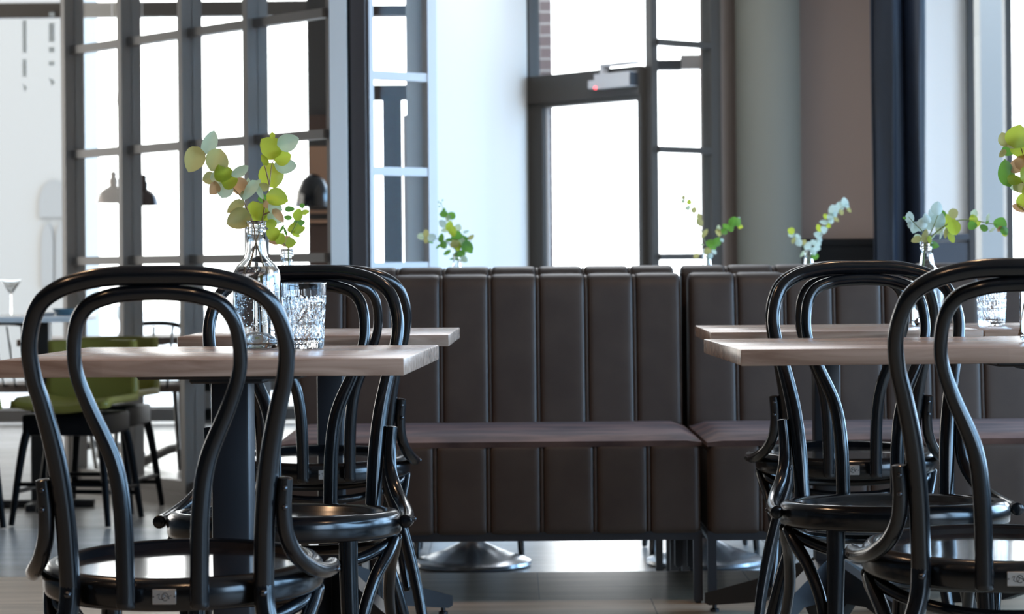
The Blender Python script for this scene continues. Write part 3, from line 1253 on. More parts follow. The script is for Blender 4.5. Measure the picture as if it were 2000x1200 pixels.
def make_round_table(label, x, y):
    t = thing('pedestal_table', label, 'table', (x, y, LOW), 0, 'round tables beyond the benches')
    zt = .735 - LOW
    bm = B()
    lathe(bm, [(0, zt - .026), (.33, zt - .026), (.335, zt - .02), (.335, zt - .004), (.33, zt), (0, zt)], 64)
    obj('tabletop', bm, wood, t)
    bm = B()
    lathe(bm, [(0, .04), (.034, .04), (.034, zt - .026), (0, zt - .026)], 32)
    obj('column', bm, steel, t)
    bm = B()
    lathe(bm, [(0, .002), (.195, .002), (.199, .008), (.196, .018), (.175, .028), (.168, .030), (.10, .052), (.045, .078), (.036, .09), (0, .09)], 72)
    obj('base_disc', bm, castmat, t)
    return t


make_round_table('round table beyond the middle bench, its cone-shaped metal foot showing underneath', -.141, 8.10)
make_round_table('round table beyond the gap between benches, its metal foot partly showing', .640, 8.10)
make_round_table('round table beyond the right bench with a eucalyptus bottle', 1.32, 8.15)


def make_side_chair(label):
    t = thing('side_chair', label, 'chair', (0, 0, LOW))
    for sx in (-1, 1):
        for sy in (-1, 1):
            bm = B()
            tube(bm, [(sx * .15, sy * .13, .44), (sx * .165, sy * .15, .25), (sx * .178, sy * .17, .03), (sx * .178, sy * .17, .002)], [.017, .015, .011, .006], 12, 4, dome=0)
            obj('leg', bm, black, t)
    bm = B()
    box(bm, (-.2, -.19, .43), (.2, .19, .48), .02, 3)
    obj('seat', bm, darkcloth, t)
    bm = B()
    box(bm, (-.2, .19, .50), (.2, .225, .80), .02, 3)
    obj('backrest', bm, darkcloth, t)
    bm = B()
    for s in (-1, 1):
        box(bm, (s * .16 - .012, .178, .44), (s * .16 + .012, .2, .60), .003, 1)
    obj('back_support', bm, black, t)
    return t


sc1 = make_side_chair('black-legged chair beyond the middle bench, only its feet showing under it')
sc1.location = (-.155, 8.385, LOW)
sc1['group'] = 'chairs beyond the benches'
copy_thing(sc1, 'black-legged chair beyond the bench gap, its feet showing beside the second metal foot', (.645, 8.42, LOW), 0.02, 'chairs beyond the benches')

# ------------------------------------------------------------------ left background: stools and tables


def make_stool(label):
    t = thing('counter_stool', label, 'stool', (0, 0, LOW))
    sh = .468
    bm = B()
    NX2, NY2 = 16, 18
    rows = []
    for j in range(NY2 + 1):
        v = j / NY2
        row = []
        for i in range(NX2 + 1):
            u = i / NX2 * 2 - 1
            x = u * .2 * (1 - .12 * (v > .6) * (v - .6))
            if v < .62:
                y = .19 - .36 * v / .62
                z = sh - .012 * math.cos(u * 2.5) + (.012 if v < .1 else 0) * -1
            else:
                k = (v - .62) / .38
                y = -.17 - .05 * math.sin(k * PI / 2) * 1.2
                z = sh + .25 * (k ** 1.2)
                y += .05 * u * u * k
            row.append(bm.verts.new((x, y, z)))
        rows.append(row)
    for j in range(NY2):
        for i in range(NX2):
            bm.faces.new((rows[j][i], rows[j][i + 1], rows[j + 1][i + 1], rows[j + 1][i]))
    bmesh.ops.recalc_face_normals(bm, faces=bm.faces)
    s_ = obj('seat_shell', bm, green, t)
    md = s_.modifiers.new('thick', 'SOLIDIFY')
    md.thickness = .028
    md.offset = -1
    bm = B()
    box(bm, (-.17, -.15, sh - .115), (.17, .15, sh - .03), .012, 2)
    obj('seat_frame', bm, blackmatt, t)
    for sx in (-1, 1):
        for sy in (-1, 1):
            bm = B()
            tube(bm, [(sx * .135, sy * .12, sh - .04), (sx * .165, sy * .15, .3), (sx * .20, sy * .185, .004)], [.019, .017, .012], 10, 4, dome=0)
            obj('leg', bm, blackmatt, t)
    bm = B()
    z = .135
    for sx in (-1, 1):
        tube(bm, [(sx * .187, -.17, z), (sx * .187, .17, z)], [.009, .009], 8, 1, dome=0)
    for sy, zz in ((-1, z - .03), (1, z + .03)):
        tube(bm, [(-.187, sy * .17, zz), (.187, sy * .17, zz)], [.009, .009], 8, 1, dome=0)
    obj('footrest', bm, blackmatt, t)
    return t


st = make_stool('green-seated black stool nearest at the far left, behind the left chair')
st.location = (-1.735, 9.60, LOW)
st.rotation_euler = (0, 0, PI - 0.2)
st['group'] = 'green stools by the glazed screen'
copy_thing(st, 'green-seated stool at the left frame edge, mostly outside the picture', (-2.22, 9.5, LOW), PI + 0.25, 'green stools by the glazed screen')
copy_thing(st, 'green stool with its low back rising beside the first dark screen post', (-1.72, 10.07, LOW), PI - 0.2, 'green stools by the glazed screen')

hb = thing('high_table', 'white-topped table at the left frame edge, with glassware', 'table', (-2.2, 10.25, LOW))
zt = .69 - LOW
bm = B()
box(bm, (-.5, -.3, zt - .022), (.385, .3, zt), .003, 1)
obj('tabletop', bm, mat('white_laminate', (.9, .9, .9), .3), hb)
bm = B()
box(bm, (.16, -.04, .02), (.24, .04, zt - .022), .004, 1)
obj('column', bm, steel, hb)
bm = B()
box(bm, (-.02, -.03, .0), (.42, .03, .03), .004, 1)
box(bm, (.17, -.22, .0), (.23, .22, .03), .004, 1)
obj('base', bm, steel, hb)


def wine_glass(label, p, s=1.0, coupe=False):
    t = thing('wine_glass', label, 'glass', p)
    bm = B()
    if coupe:
        prof = [(0, 0), (.034, 0), (.034, .002), (.004, .006), (.0035, .09), (.006, .095), (.048, .155), (.047, .155), (.005, .098), (0, .096)]
    else:
        prof = [(0, 0), (.034, 0), (.034, .002), (.004, .006), (.0035, .08), (.01, .085), (.034, .11), (.038, .14), (.031, .175), (.030, .175), (.036, .14), (.032, .112), (.01, .088), (0, .087)]
    lathe(bm, [(r * s, z * s) for r, z in prof], 28)
    obj('bowl', bm, bottleglass, t)
    return t


wine_glass('stemmed cocktail glass on the white-topped table at far left', (-2.115, 10.2, .69), 1.0, True)
for i, (px, d, r, lb) in enumerate(((88, 10.2, .055, 'small grey plate on the white-topped table, beside the cocktail glass'),
                                    (125, 10.3, .05, 'blue-rimmed low bowl on the white-topped table, near the first dark post'))):
    q = P(px, 600, d)
    bm = B()
    h_ = .014 if i == 0 else .028
    lathe(bm, [(0, 0), (r * .6, 0), (r, h_), (r * .97, h_), (r * .58, .004), (0, .004)], 32)
    o = obj('plate' if i == 0 else 'bowl', bm, ceramic if i == 0 else mat('blue_grey_glaze', (.12, .25, .35), .25))
    o.location = (q.x, d, .69)
    tag(o, lb, 'plate' if i == 0 else 'bowl')


# tables and chairs beyond the screen
def plain_table(label, x, y, w, zt, m_):
    t = thing('dining_table', label, 'table', (x, y, LOW))
    zt -= LOW
    bm = B()
    box(bm, (-w / 2, -.3, zt - .035), (w / 2, .3, zt), .003, 1)
    obj('tabletop', bm, m_, t)
    bm = B()
    tube(bm, [(0, 0, .02), (0, 0, zt - .03)], [.025, .025], 12, 1, dome=0)
    obj('column', bm, steel, t)
    for k in range(2):
        bm = B()
        a = 0.9 + k * PI / 2
        tube(bm, [(-.3 * math.cos(a), -.3 * math.sin(a), .02), (0, 0, .10), (.3 * math.cos(a), .3 * math.sin(a), .02)], [.014, .02, .014], 8, 3, dome=0)
        obj('foot_arm', bm, steel, t)
    return t


TW = mat('greyish_wood', (.20, .15, .125), .5)
plain_table('dark wooden table beyond the screen, seen through its first pane', -2.15, 12.6, .75, .53, TW)
plain_table('dark wooden table beyond the screen, seen through its second pane', -1.68, 12.3, .40, .545, TW)
wine_glass('small stemmed glass on the dark table seen through the second pane', (-1.66, 12.25, .545), .75)
wine_glass('stemmed glass on the dark table seen through the first pane', (-2.02, 12.5, .53), .95)


def terrace_chair(label, x, y, r):
    t = thing('slatted_chair', label, 'chair', (x, y, LOW), r, 'dark chairs beyond the screen')
    for sx in (-1, 1):
        for sy in (-1, 1):
            bm = B()
            tube(bm, [(sx * .16, sy * .15, .42), (sx * .19, sy * .20, .004)], [.013, .010], 8, 1, dome=0)
            obj('leg', bm, black, t)
    bm = B()
    box(bm, (-.19, -.18, .41), (.19, .18, .445), .01, 2)
    obj('seat', bm, brownmat, t)
    bm = B()
    pts = [(-.17, -.18, .43), (-.18, -.22, .60), (-.14, -.24, .72), (0, -.245, .745), (.14, -.24, .72), (.18, -.22, .60), (.17, -.18, .43)]
    tube(bm, pts, [.011] * 7, 8, 5, dome=0)
    obj('back_bow', bm, black, t)
    bm = B()
    for x_ in (-.07, 0, .07):
        tube(bm, [(x_, -.18, .43), (x_ * 1.3, -.24, .73)], [.006, .006], 6, 1, dome=0)
    obj('spindles', bm, black, t)
    return t


terrace_chair('dark spindle-backed chair beyond the screen, under the second pane table', -1.78, 11.75, 0.3)
terrace_chair('dark spindle-backed chair far beyond the screen, behind the stools', -2.35, 12.0, -0.5)
# low rails of the far terrace
lr = thing('low_rail', 'dark low double rail in front of the far windows', 'rail')
for z_ in ((0.09, 0.16), (-.10, -.02)):
    bm = B()
    box(bm, (-5.5, 15.6, z_[0]), (-1.35, 15.7, z_[1]))
    obj('crossbar', bm, darkwall, lr, smooth=False)
for x_ in (-4.6, -3.7, -2.8, -2.0, -1.4):
    bm = B()
    box(bm, (x_, 15.6, LOW), (x_ + .05, 15.7, .16))
    obj('upright', bm, darkwall, lr, smooth=False)


# pendant lamps
def pendant(label, px, pyb, D, rr_, group):
    q = P(px, pyb, D)
    t = thing('pendant_lamp', label, 'lamp', q, 0, group)
    bm = B()
    prof = [(rr_ * 1.03, 0), (rr_ * 1.03, .006), (rr_, .012), (rr_ * .96, .035), (rr_ * .84, .062), (rr_ * .62, .084), (rr_ * .36, .097), (.024, .103), (.022, .12),
            (.018, .12), (.018, .10), (rr_ * .34, .092), (rr_ * .60, .079), (rr_ * .81, .058), (rr_ * .92, .033), (rr_ * .96, .002)]
    lathe(bm, prof, 40, closed=True)
    obj('shade', bm, coppermat, t)
    bm = B()
    lathe(bm, [(0, .11), (.026, .11), (.026, .145), (.018, .15), (.018, .17), (.024, .172), (.024, .178), (.012, .182), (.012, .19), (0, .19)], 20)
    obj('socket', bm, coppermat, t)
    bm = B()
    tube(bm, [(0, 0, .185), (0, 0, 3.2 - q.z)], [.0025, .0025], 6, 1, dome=0)
    obj('cord', bm, cordmat, t)
    return t


LG = 'dome pendants beyond the screen'
pendant('copper dome pendant lamp beyond the screen, in the first pane', 222, 397, 14.4, .098, LG)
pendant('smaller copper dome pendant lamp beyond the screen, behind the second post', 281, 402, 14.8, .088, LG)
bm = B()
q = P(237, 215, 13.9)
tube(bm, [q + Vector((0, 0, .17)), q + Vector((0, 0, .05)), q], [.012, .03, .012], 10, 2, dome=.2)
tube(bm, [q, q + Vector((-.01, 0, -.2)), q + Vector((-.012, 0, -.39))], [.004, .004, .004], 6, 2, dome=0)
tube(bm, [q + Vector((0, 0, .17)), Vector((q.x, q.y, 3.2))], [.003, .003], 6, 1, dome=0)
tag(obj('hanging_pull', bm, screwmat), 'dark cord with a small weight hanging beside the second screen post', 'cord')


# ------------------------------------------------------------------ glassware on the tables
def make_bottle(label, loc, s=1.0, wl=.118, sparkle=True, seed=1):
    t = thing('glass_bottle', label, 'bottle', loc, 0, 'clear glass bottles with eucalyptus')
    outer = [(.030, .0), (.037, .001), (.0405, .006), (.0412, .015), (.0412, .113), (.0406, .123), (.0385, .132), (.0340, .140), (.0268, .147), (.0208, .153), (.0186, .160),
             (.0165, .176), (.0152, .196), (.0168, .197), (.0170, .202), (.0150, .203), (.0150, .206), (.0172, .207), (.0172, .2145), (.0155, .216)]
    inner = [(.0128, .2155), (.0126, .200), (.0140, .176), (.0160, .160), (.0183, .152), (.0243, .1455), (.0316, .138), (.0360, .130), (.0382, .121), (.0387, .112),
             (.0387, .016), (.0365, .008), (.030, .0085), (.022, .019), (.012, .0255), (0, .028)]
    punt = [(0, .0245), (.012, .0225), (.022, .015), (.028, .004), (.030, 0)]
    bm = B()
    lathe(bm, [(r * s, z * s) for r, z in outer + inner], 56)
    # underside
    lathe(bm, [(r * s, z * s) for r, z in punt], 56)
    bmesh.ops.remove_doubles(bm, verts=bm.verts, dist=1e-5)
    bmesh.ops.recalc_face_normals(bm, faces=bm.faces)
    obj('bottle_body', bm, bottleglass, t, angle=80)
    g = .0004
    w_ = [(0, .0284), (.012, .0259), (.022, .0194), (.030, .0089), (.0365 - g, .0084), (.0387 - g, .0164)]
    prof_w = w_ + [(.0387 - g, min(wl, .108))]
    if wl > .108:
        prof_w += [(.0382 - g, .121)] if wl >= .121 else [(.038 - g, wl)]
        if wl >= .130:
            prof_w += [(.0360 - g, .130)]
            if wl >= .138:
                prof_w += [(.0316 - g, .138)]
    prof_w += [(prof_w[-1][0] - .001, prof_w[-1][1] + .0001), (0, prof_w[-1][1])]
    bm = B()
    lathe(bm, [(r * s, z * s) for r, z in prof_w], 56)
    wo_ = obj('water', bm, water, t, angle=80)
    if sparkle:
        random.seed(seed)
        bm = B()
        for k in range(420):
            a = random.uniform(0, 2 * PI)
            z = random.uniform(.02, min(wl, .12) - .004)
            r = .0372 if random.random() < .75 else random.uniform(.01, .036)
            rad = random.choice((.0007, .0009, .0011, .0014)) * s
            bmesh.ops.create_icosphere(bm, subdivisions=1, radius=rad, matrix=Matrix.Translation((r * s * math.cos(a), r * s * math.sin(a), z * s)))
        bo = obj('bubbles', bm, solidglass('air_bubble', 0.75), t)
        bo['kind'] = 'stuff'
    return t


def make_tumbler(label, loc, s=1.0):
    t = thing('crystal_tumbler', label, 'glass', loc, .2, 'cut crystal tumblers')
    hgt = .111
    nA, nZ = 168, 64
    bm = B()
    prof = []
    for j in range(nZ + 1):
        z = hgt * j / nZ
        r = .0325 + (.0385 - .0325) * (z / hgt)
        if z < .004:
            r -= .0015 * (1 - z / .004)
        prof.append((r, z))

    def fn(r, z, a):
        if z > .088 or z < .012 or r < .03:
            if .001 < z < .012 and r > .03:
                return r - .0006 * abs(math.sin(a * 12))
            return r
        u = a * 8 / (2 * PI)          # eight motifs
        fu = (u % 1) - .5
        vz = (z - .045) / .035        # -1..1
        ang = math.atan2(vz, fu * 2.2)
        rad = math.hypot(vz, fu * 2.2)
        star = abs(math.sin(ang * 5))
        d = .0024 * (1 - star) * min(1, rad * 1.5) if rad < 1.05 else 0
        # leaf shaped cuts along the top edge of the pattern
        top_ = .072 + .016 * abs(math.cos(a * 16 / 2 * 2)) ** 2
        if z > .066 and z < top_:
            d = max(d, .0020 * abs(math.cos(a * 16)))
        dia = abs(((u * 3 + z * 90) % 1) - .5) + abs(((u * 3 - z * 90) % 1) - .5)
        d = max(d, .0016 * max(0, dia - .55) * 2)
        return r - d
    rin = [(.0352, hgt), (.0342, .09), (.0312, .05), (.0288, .018), (.024, .0145), (0, .014)]
    lathe(bm, [(0, 0), (.026, 0)] + [(prof[0][0], 0.0002)] + prof[1:-1] + [(.0385, hgt - .001), (.0376, hgt)] + rin, nA, fn=fn)
    for v in bm.verts:
        v.co *= s
    obj('tumbler_body', bm, crystal, t, angle=25)
    return t


TF, TR = .748, .734
bA = P(502, 680, 4.10)
make_bottle('clear glass bottle of sparkling water with eucalyptus on the left front table', (-.4335, 4.10, TF + .0005), 1.0, .138, True, 3)
make_tumbler('cut crystal tumbler beside the bottle on the left front table', (-.3505, 4.07, TF + .0005), 1.0)
make_bottle('clear glass bottle cut by the right frame edge, on the right front table', (.902, 4.10, TF + .0005), 1.0, .10, False, 4)
make_bottle('clear glass bottle with eucalyptus on the right rear table', (.978, 5.70, TR + .0005), .92, .11, False, 5)
make_tumbler('cut crystal tumbler on the far right table, seen through the chair back', (1.122, 5.66, TR + .0005), .95)
make_bottle('small clear bottle on the left rear table, only its neck showing above a chair', (-.530, 5.70, TR + .0005), .90, .10, False, 6)
make_bottle('clear bottle beyond the middle bench, before the white wall', (-.184, 8.10, .7355), .88, .09, False, 7)
make_bottle('clear bottle beyond the benches, below the side window', (.652, 8.10, .7355), .92, .09, False, 8)
make_bottle('clear bottle beyond the benches, in front of the round column', (1.00, 8.15, .7355), .90, .09, False, 9)


# ------------------------------------------------------------------ eucalyptus
def add_leaf(bm, base, length, width, ang, yaw, pitch, mi, cup=.25, pointy=.8):
    """leaf centred at base; ang = direction of the tip in the upright plane facing the viewer"""
    d = Vector((math.cos(ang), 0, math.sin(ang)))
    s_ = Vector((-math.sin(ang), 0, math.cos(ang)))
    n = Vector((0, -1, 0))
    R = Matrix.Rotation(yaw, 3, d) @ Matrix.Rotation(pitch, 3, s_)
    d, s_, n = R @ d, R @ s_, R @ n
    NT, NS = 9, 4
    rows = []
    for i in range(NT + 1):
        t = i / NT
        w = math.sin(PI * t ** pointy) ** .62 if 0 < t < 1 else 0
        row = []
        for j in range(-NS, NS + 1):
            u = j / NS
            x = u * w * width / 2
            y = (t - .5) * length
            z = -cup * width * .5 * (abs(u) ** 1.6) * w + cup * .35 * length * (t - .5) ** 2 * 2
            row.append(bm.verts.new(base + d * y + s_ * x + n * z))
        rows.append(row)
    for i in range(NT):
        for j in range(2 * NS):
            f = bm.faces.new((rows[i][j], rows[i][j + 1], rows[i + 1][j + 1], rows[i + 1][j]))
            f.material_index = mi
            f.smooth = True


def make_sprig(label, stems, leaves, D, seed, smat=stemmat, group='eucalyptus twigs in bottles', rs=.0013, spread=.018, name='eucalyptus_twig'):
    """stems: list of pixel polylines (optionally with depth offsets); leaves: (px, py, length px, width px, angle deg, colour)"""
    random.seed(seed)
    base = stems[0][0]
    org = P(base[0], base[1], D)
    t = thing(name, label, 'plant', org, 0, group)
    bm = B()
    for s_ in stems:
        pts = [P(q[0], q[1], D + (q[2] if len(q) > 2 else 0)) - org for q in s_]
        n = len(pts)
        tube(bm, pts, [rs * (1.25 - .75 * i / (n - 1)) for i in range(n)], 8, 5, dome=.2)
    obj('stem', bm, smat, t)
    bm = B()
    sc = D / F
    for (px, py, L_, W_, a, c) in leaves:
        dd = random.uniform(-spread, spread)
        p = P(px, py, D + dd) - org
        add_leaf(bm, p, L_ * sc * 1.08, W_ * sc * 1.22, math.radians(a), random.uniform(-.35, .35), random.uniform(-.3, .3), c, random.uniform(.1, .4), random.uniform(.72, .95))
    bmesh.ops.remove_doubles(bm, verts=bm.verts, dist=1e-6)
    me_o = obj('leaves', bm, LEAF, t, angle=180)
    return t


def cv(lst, ox, oy, k):
    return [(ox + a / k, oy + b_ / k, l / 1.0, w / 1.0, an, c) for (a, b_, l, w, an, c) in lst]


def cs(lst, ox, oy, k):
    return [tuple([ox + q[0] / k, oy + q[1] / k] + list(q[2:])) for q in lst]


left_leaves = cv([(155, 285, 52, 35, 245, 1), (275, 155, 48, 26, 65, 2), (330, 290, 46, 40, 60, 1), (385, 390, 36, 32, 120, 0), (435, 455, 31, 28, 10, 0),
                  (340, 430, 28, 25, 180, 2), (272, 432, 25, 22, 200, 1), (310, 510, 27, 22, 230, 3), (395, 525, 32, 28, 250, 2), (510, 500, 38, 29, 330, 3),
                  (515, 378, 36, 18, 35, 2), (480, 655, 38, 18, 215, 1), (595, 525, 46, 18, 235, 2), (505, 755, 48, 36, 195, 1),
                  (635, 697, 42, 36, 100, 0), (580, 460, 14, 8, 90, 2), (580, 735, 20, 14, 230, 0), (540, 560, 16, 9, 80, 2)], 340, 240, 4)
right_leaves = cv([(755, 190, 46, 38, 140, 0), (890, 150, 42, 30, 20, 2), (850, 272, 34, 26, 20, 0), (870, 332, 42, 28, 0, 2), (705, 290, 24, 11, 120, 0),
                   (757, 410, 50, 42, 110, 0), (768, 100, 13, 9, 90, 0), (665, 535, 36, 10, 300, 2), (700, 500, 20, 14, 150, 1), (805, 585, 42, 30, 340, 0),
                   (735, 635, 22, 16, 200, 3), (790, 665, 28, 20, 340, 2), (815, 725, 32, 14, 310, 3), (785, 748, 30, 16, 330, 2), (758, 792, 20, 18, 260, 0),
                   (712, 700, 42, 28, 330, 0), (650, 480, 22, 10, 60, 2), (690, 590, 18, 14, 10, 4)], 340, 240, 4)
make_sprig('eucalyptus twig leaning left in the bottle on the left front table',
           [cs([(715, 1240), (700, 1130), (640, 930), (618, 790), (560, 650), (530, 590), (470, 520), (350, 400), (275, 280), (232, 232)], 340, 240, 4),
            cs([(530, 590), (560, 520), (580, 455)], 340, 240, 4), cs([(600, 740), (560, 760), (500, 770)], 340, 240, 4)], left_leaves, 4.10, 11)
make_sprig('eucalyptus twig rising upright in the bottle on the left front table',
           [cs([(575, 1190), (590, 1130), (640, 930), (680, 800), (712, 640), (745, 480), (762, 340), (790, 265)], 340, 240, 4),
            cs([(712, 640), (660, 480)], 340, 240, 4), cs([(745, 480), (700, 300)], 340, 240, 4), cs([(700, 720), (780, 680)], 340, 240, 4)], right_leaves, 4.105, 12)

b_leaves = cv([(905, 675, 20, 10, 0, 4), (965, 715, 24, 18, 60, 0), (1000, 648, 10, 9, 20, 4), (1022, 698, 16, 10, 10, 0), (890, 740, 17, 9, 170, 4),
               (975, 782, 24, 13, 10, 4), (935, 825, 26, 18, 200, 0), (985, 838, 22, 12, 30, 0), (950, 870, 20, 10, 330, 0), (770, 868, 26, 24, 150, 0),
               (792, 918, 26, 16, 190, 3), (830, 905, 24, 18, 60, 0), (872, 920, 24, 18, 30, 3), (912, 938, 20, 18, 0, 0), (752, 792, 16, 14, 100, 0),
               (840, 830, 20, 5, 60, 4), (870, 850, 18, 5, 110, 4), (790, 665, 12, 8, 40, 4)], 340, 240, 4)
make_sprig('small lime-green eucalyptus sprig in the bottle on the left rear table',
           [cs([(895, 1120), (893, 1040), (900, 900), (950, 800), (1000, 700), (1010, 655)], 340, 240, 4), cs([(893, 980), (830, 915), (780, 880)], 340, 240, 4),
            cs([(895, 980), (960, 930), (990, 918)], 340, 240, 4)],
           b_leaves, 5.70, 13, greenstem, rs=.0014, spread=.03)

k7 = 7.06
l4 = cv([(475, 290, 10, 6, 80, 4), (468, 340, 16, 12, 190, 4), (580, 365, 16, 14, 60, 4), (530, 400, 14, 9, 250, 2), (455, 470, 17, 12, 140, 5), (545, 500, 20, 13, 60, 0),
         (485, 565, 14, 8, 190, 2), (590, 580, 22, 14, 290, 0), (668, 525, 14, 12, 70, 2), (780, 585, 13, 5, 20, 5), (435, 670, 18, 10, 80, 4), (470, 770, 15, 12, 300, 4),
         (395, 790, 12, 4, 220, 4), (640, 640, 22, 16, 200, 4), (700, 700, 24, 20, 20, 4), (740, 740, 22, 18, 340, 2), (800, 790, 24, 20, 330, 4), (845, 660, 15, 8, 30, 1),
         (770, 670, 12, 6, 140, 4), (540, 700, 14, 6, 180, 4), (620, 750, 20, 14, 220, 1), (660, 780, 22, 12, 280, 0), (520, 870, 16, 7, 215, 4), (650, 910, 16, 12, 200, 4),
         (715, 890, 16, 12, 0, 4), (755, 965, 15, 11, 320, 2), (680, 640, 16, 12, 100, 4), (580, 960, 8, 3, 200, 4), (835, 850, 12, 8, 330, 4),
         (150, 650, 14, 12, 180, 2), (225, 610, 16, 10, 85, 1), (235, 700, 14, 9, 250, 1), (310, 670, 17, 14, 40, 5), (290, 720, 12, 6, 330, 4), (400, 175, 4, 2, 90, 4), (430, 190, 4, 2, 40, 4),
         (455, 150, 4, 2, 60, 4), (410, 235, 4, 2, 200, 4)], 800, 370, k7)
make_sprig('bushy green eucalyptus bunch before the white wall, beyond the middle bench',
           [cs([(672, 1180), (672, 1050), (668, 940), (640, 720), (560, 480), (490, 330), (430, 190)], 800, 370, k7), cs([(660, 880), (600, 800), (460, 720)], 800, 370, k7),
            cs([(650, 800), (740, 720), (860, 650)], 800, 370, k7), cs([(640, 780), (400, 690), (140, 660)], 800, 370, k7)],
           l4, 8.10, 14, greenstem, rs=.0016, spread=.05)

k5 = 5.263
l5 = cv([(185, 135, 9, 7, 70, 1), (180, 175, 9, 7, 200, 2), (242, 182, 11, 9, 80, 0), (225, 245, 11, 9, 190, 2), (292, 265, 13, 10, 70, 1), (250, 318, 10, 3, 180, 2),
         (345, 330, 14, 9, 100, 1), (352, 390, 17, 13, 280, 1), (245, 425, 8, 3, 160, 2), (400, 505, 20, 8, 50, 1), (320, 520, 13, 3, 165, 2), (360, 620, 14, 3, 170, 2),
         (315, 738, 12, 8, 200, 1), (545, 450, 12, 7, 90, 2), (545, 500, 16, 9, 290, 1), (598, 485, 14, 12, 220, 4), (612, 432, 12, 9, 120, 4), (665, 450, 16, 12, 300, 4),
         (690, 385, 20, 15, 60, 4), (735, 390, 18, 14, 300, 4), (770, 438, 10, 8, 350, 0), (755, 352, 6, 4, 80, 5), (580, 575, 9, 6, 310, 5), (530, 590, 18, 14, 60, 4),
         (455, 610, 16, 14, 160, 4), (490, 640, 14, 12, 300, 4), (430, 690, 15, 12, 220, 1), (500, 695, 12, 7, 310, 5), (460, 740, 12, 9, 270, 5)], 1300, 360, k5)
make_sprig('eucalyptus sprig with two arms in front of the side window',
           [cs([(428, 900), (430, 760), (420, 640), (350, 440), (270, 260), (185, 130)], 1300, 360, k5), cs([(440, 740), (500, 620), (600, 500), (760, 400)], 1300, 360, k5)],
           l5, 8.10, 15, greenstem, rs=.0015, spread=.03)
l6 = cv([(1290, 480, 14, 12, 150, 0), (1290, 515, 12, 11, 200, 5), (1315, 580, 13, 7, 250, 1), (1355, 545, 14, 10, 110, 5), (1372, 605, 14, 12, 300, 5), (1420, 595, 12, 9, 40, 1),
         (1462, 640, 20, 13, 70, 5), (1410, 715, 16, 6, 230, 2), (1530, 740, 16, 12, 0, 4), (1520, 690, 16, 10, 290, 5), (1555, 655, 14, 12, 340, 5), (1520, 600, 13, 9, 140, 5),
         (1570, 600, 14, 9, 300, 5), (1565, 520, 16, 12, 160, 5), (1585, 565, 12, 8, 290, 5), (1632, 470, 14, 13, 20, 5), (1575, 450, 16, 9, 110, 0), (1675, 425, 11, 9, 310, 0),
         (1625, 392, 16, 8, 170, 5), (1700, 380, 12, 10, 290, 5), (1695, 335, 14, 12, 80, 5), (1645, 330, 11, 8, 130, 0), (1755, 358, 13, 7, 320, 1), (1725, 265, 22, 17, 110, 5),
         (1742, 310, 12, 8, 300, 5), (1790, 225, 17, 15, 100, 5), (1808, 290, 11, 8, 290, 1), (1842, 185, 19, 13, 100, 5), (1888, 268, 11, 6, 310, 1), (1865, 225, 11, 7, 310, 5)],
        1300, 360, k5)
make_sprig('pale frosted eucalyptus sprig leaning right in front of the column',
           [cs([(1478, 900), (1478, 780), (1500, 690), (1570, 560), (1680, 380), (1780, 270), (1870, 210)], 1300, 360, k5), cs([(1470, 760), (1400, 620), (1290, 500)], 1300, 360, k5)],
           l6, 8.15, 16, greenstem, rs=.0015, spread=.03)

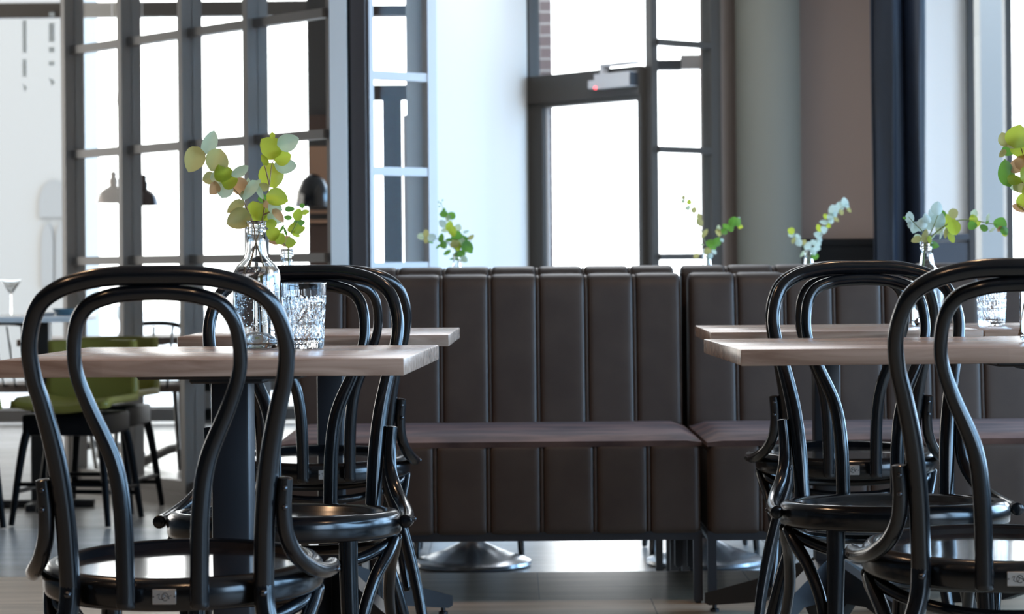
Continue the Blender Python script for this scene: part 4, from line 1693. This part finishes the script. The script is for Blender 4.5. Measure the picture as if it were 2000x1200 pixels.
k6 = 6.665
l7 = cv([(175, 305, 7, 5, 150, 4), (245, 300, 24, 15, 100, 5), (255, 400, 14, 10, 270, 5), (315, 430, 24, 16, 250, 5), (375, 410, 22, 18, 60, 5), (410, 370, 20, 18, 80, 5),
         (470, 310, 20, 14, 120, 5), (500, 400, 22, 18, 300, 5), (605, 180, 26, 20, 90, 5), (560, 250, 24, 20, 150, 5), (620, 330, 30, 24, 70, 5), (640, 420, 30, 14, 250, 2), (350, 570, 18, 14, 120, 2),
         (330, 590, 20, 12, 200, 1), (450, 540, 26, 12, 80, 1), (430, 580, 22, 8, 100, 1), (565, 660, 20, 12, 340, 4), (505, 590, 16, 8, 270, 0), (760, 350, 34, 22, 130, 0),
         (820, 430, 30, 22, 290, 0), (680, 250, 14, 9, 110, 4), (815, 250, 20, 16, 280, 1), (655, 530, 18, 4, 250, 5), (720, 500, 22, 8, 260, 1), (790, 560, 22, 12, 290, 0),
         (760, 490, 18, 8, 270, 4), (860, 400, 18, 8, 80, 4), (540, 560, 18, 4, 230, 5), (1085, 245, 15, 12, 70, 2), (1075, 320, 18, 14, 110, 0), (1060, 410, 18, 16, 230, 4), (1120, 380, 16, 10, 30, 0),
         (1265, 300, 16, 6, 70, 2), (1210, 435, 17, 12, 140, 4), (1255, 360, 10, 5, 60, 4), (1425, 375, 24, 22, 60, 4), (1480, 470, 18, 13, 300, 4), (1490, 510, 12, 11, 280, 0), (1320, 460, 14, 5, 40, 2),
         (1420, 450, 14, 8, 220, 3)], 1740, 380, k6)
make_sprig('large eucalyptus bunch with silvery and lime leaves on the right rear table',
           [cs([(425, 1000), (430, 840), (440, 650), (420, 500), (330, 400), (230, 290)], 1740, 380, k6), cs([(440, 650), (520, 500), (620, 250)], 1740, 380, k6),
            cs([(445, 660), (560, 520), (720, 400), (850, 340), (1080, 335), (1240, 370), (1440, 400)], 1740, 380, k6)],
           l7, 5.70, 17, greenstem, rs=.0016, spread=.035)
k57 = 5.714
l8 = cv([(730, 210, 44, 40, 80, 0), (790, 330, 46, 40, 300, 0), (580, 245, 28, 20, 110, 1), (655, 340, 40, 20, 30, 4), (560, 400, 18, 10, 230, 1), (700, 300, 34, 12, 20, 1), (610, 620, 52, 28, 100, 4),
         (700, 690, 30, 18, 350, 0), (720, 540, 34, 22, 230, 3), (780, 500, 30, 24, 40, 3), (690, 760, 24, 14, 300, 2), (790, 760, 40, 26, 340, 1), (800, 930, 34, 24, 80, 0), (760, 1010, 34, 14, 340, 3),
         (850, 640, 36, 30, 20, 0), (900, 820, 40, 34, 0, 0), (950, 420, 44, 36, 0, 0), (1000, 600, 44, 36, 300, 1), (980, 1000, 40, 30, 200, 1)], 1860, 230, k57)
make_sprig('lime eucalyptus twig cut by the right frame edge, in the right front bottle',
           [[(1990, 655), (2008, 590), (2022, 520), (2026, 440), (2012, 360), (1998, 300), (1985, 265)], [(2024, 450), (2000, 410), (1990, 402)], [(2012, 360), (1975, 350)]],
           l8, 4.10, 18)
make_sprig('second brown twig standing in the right front bottle, nearly leafless',
           [[(2040, 655), (2030, 560), (2022, 480), (2040, 400), (2060, 330)]],
           [(2060, 340, 40, 34, 60, 0), (2075, 400, 40, 30, 0, 1)], 4.11, 19)
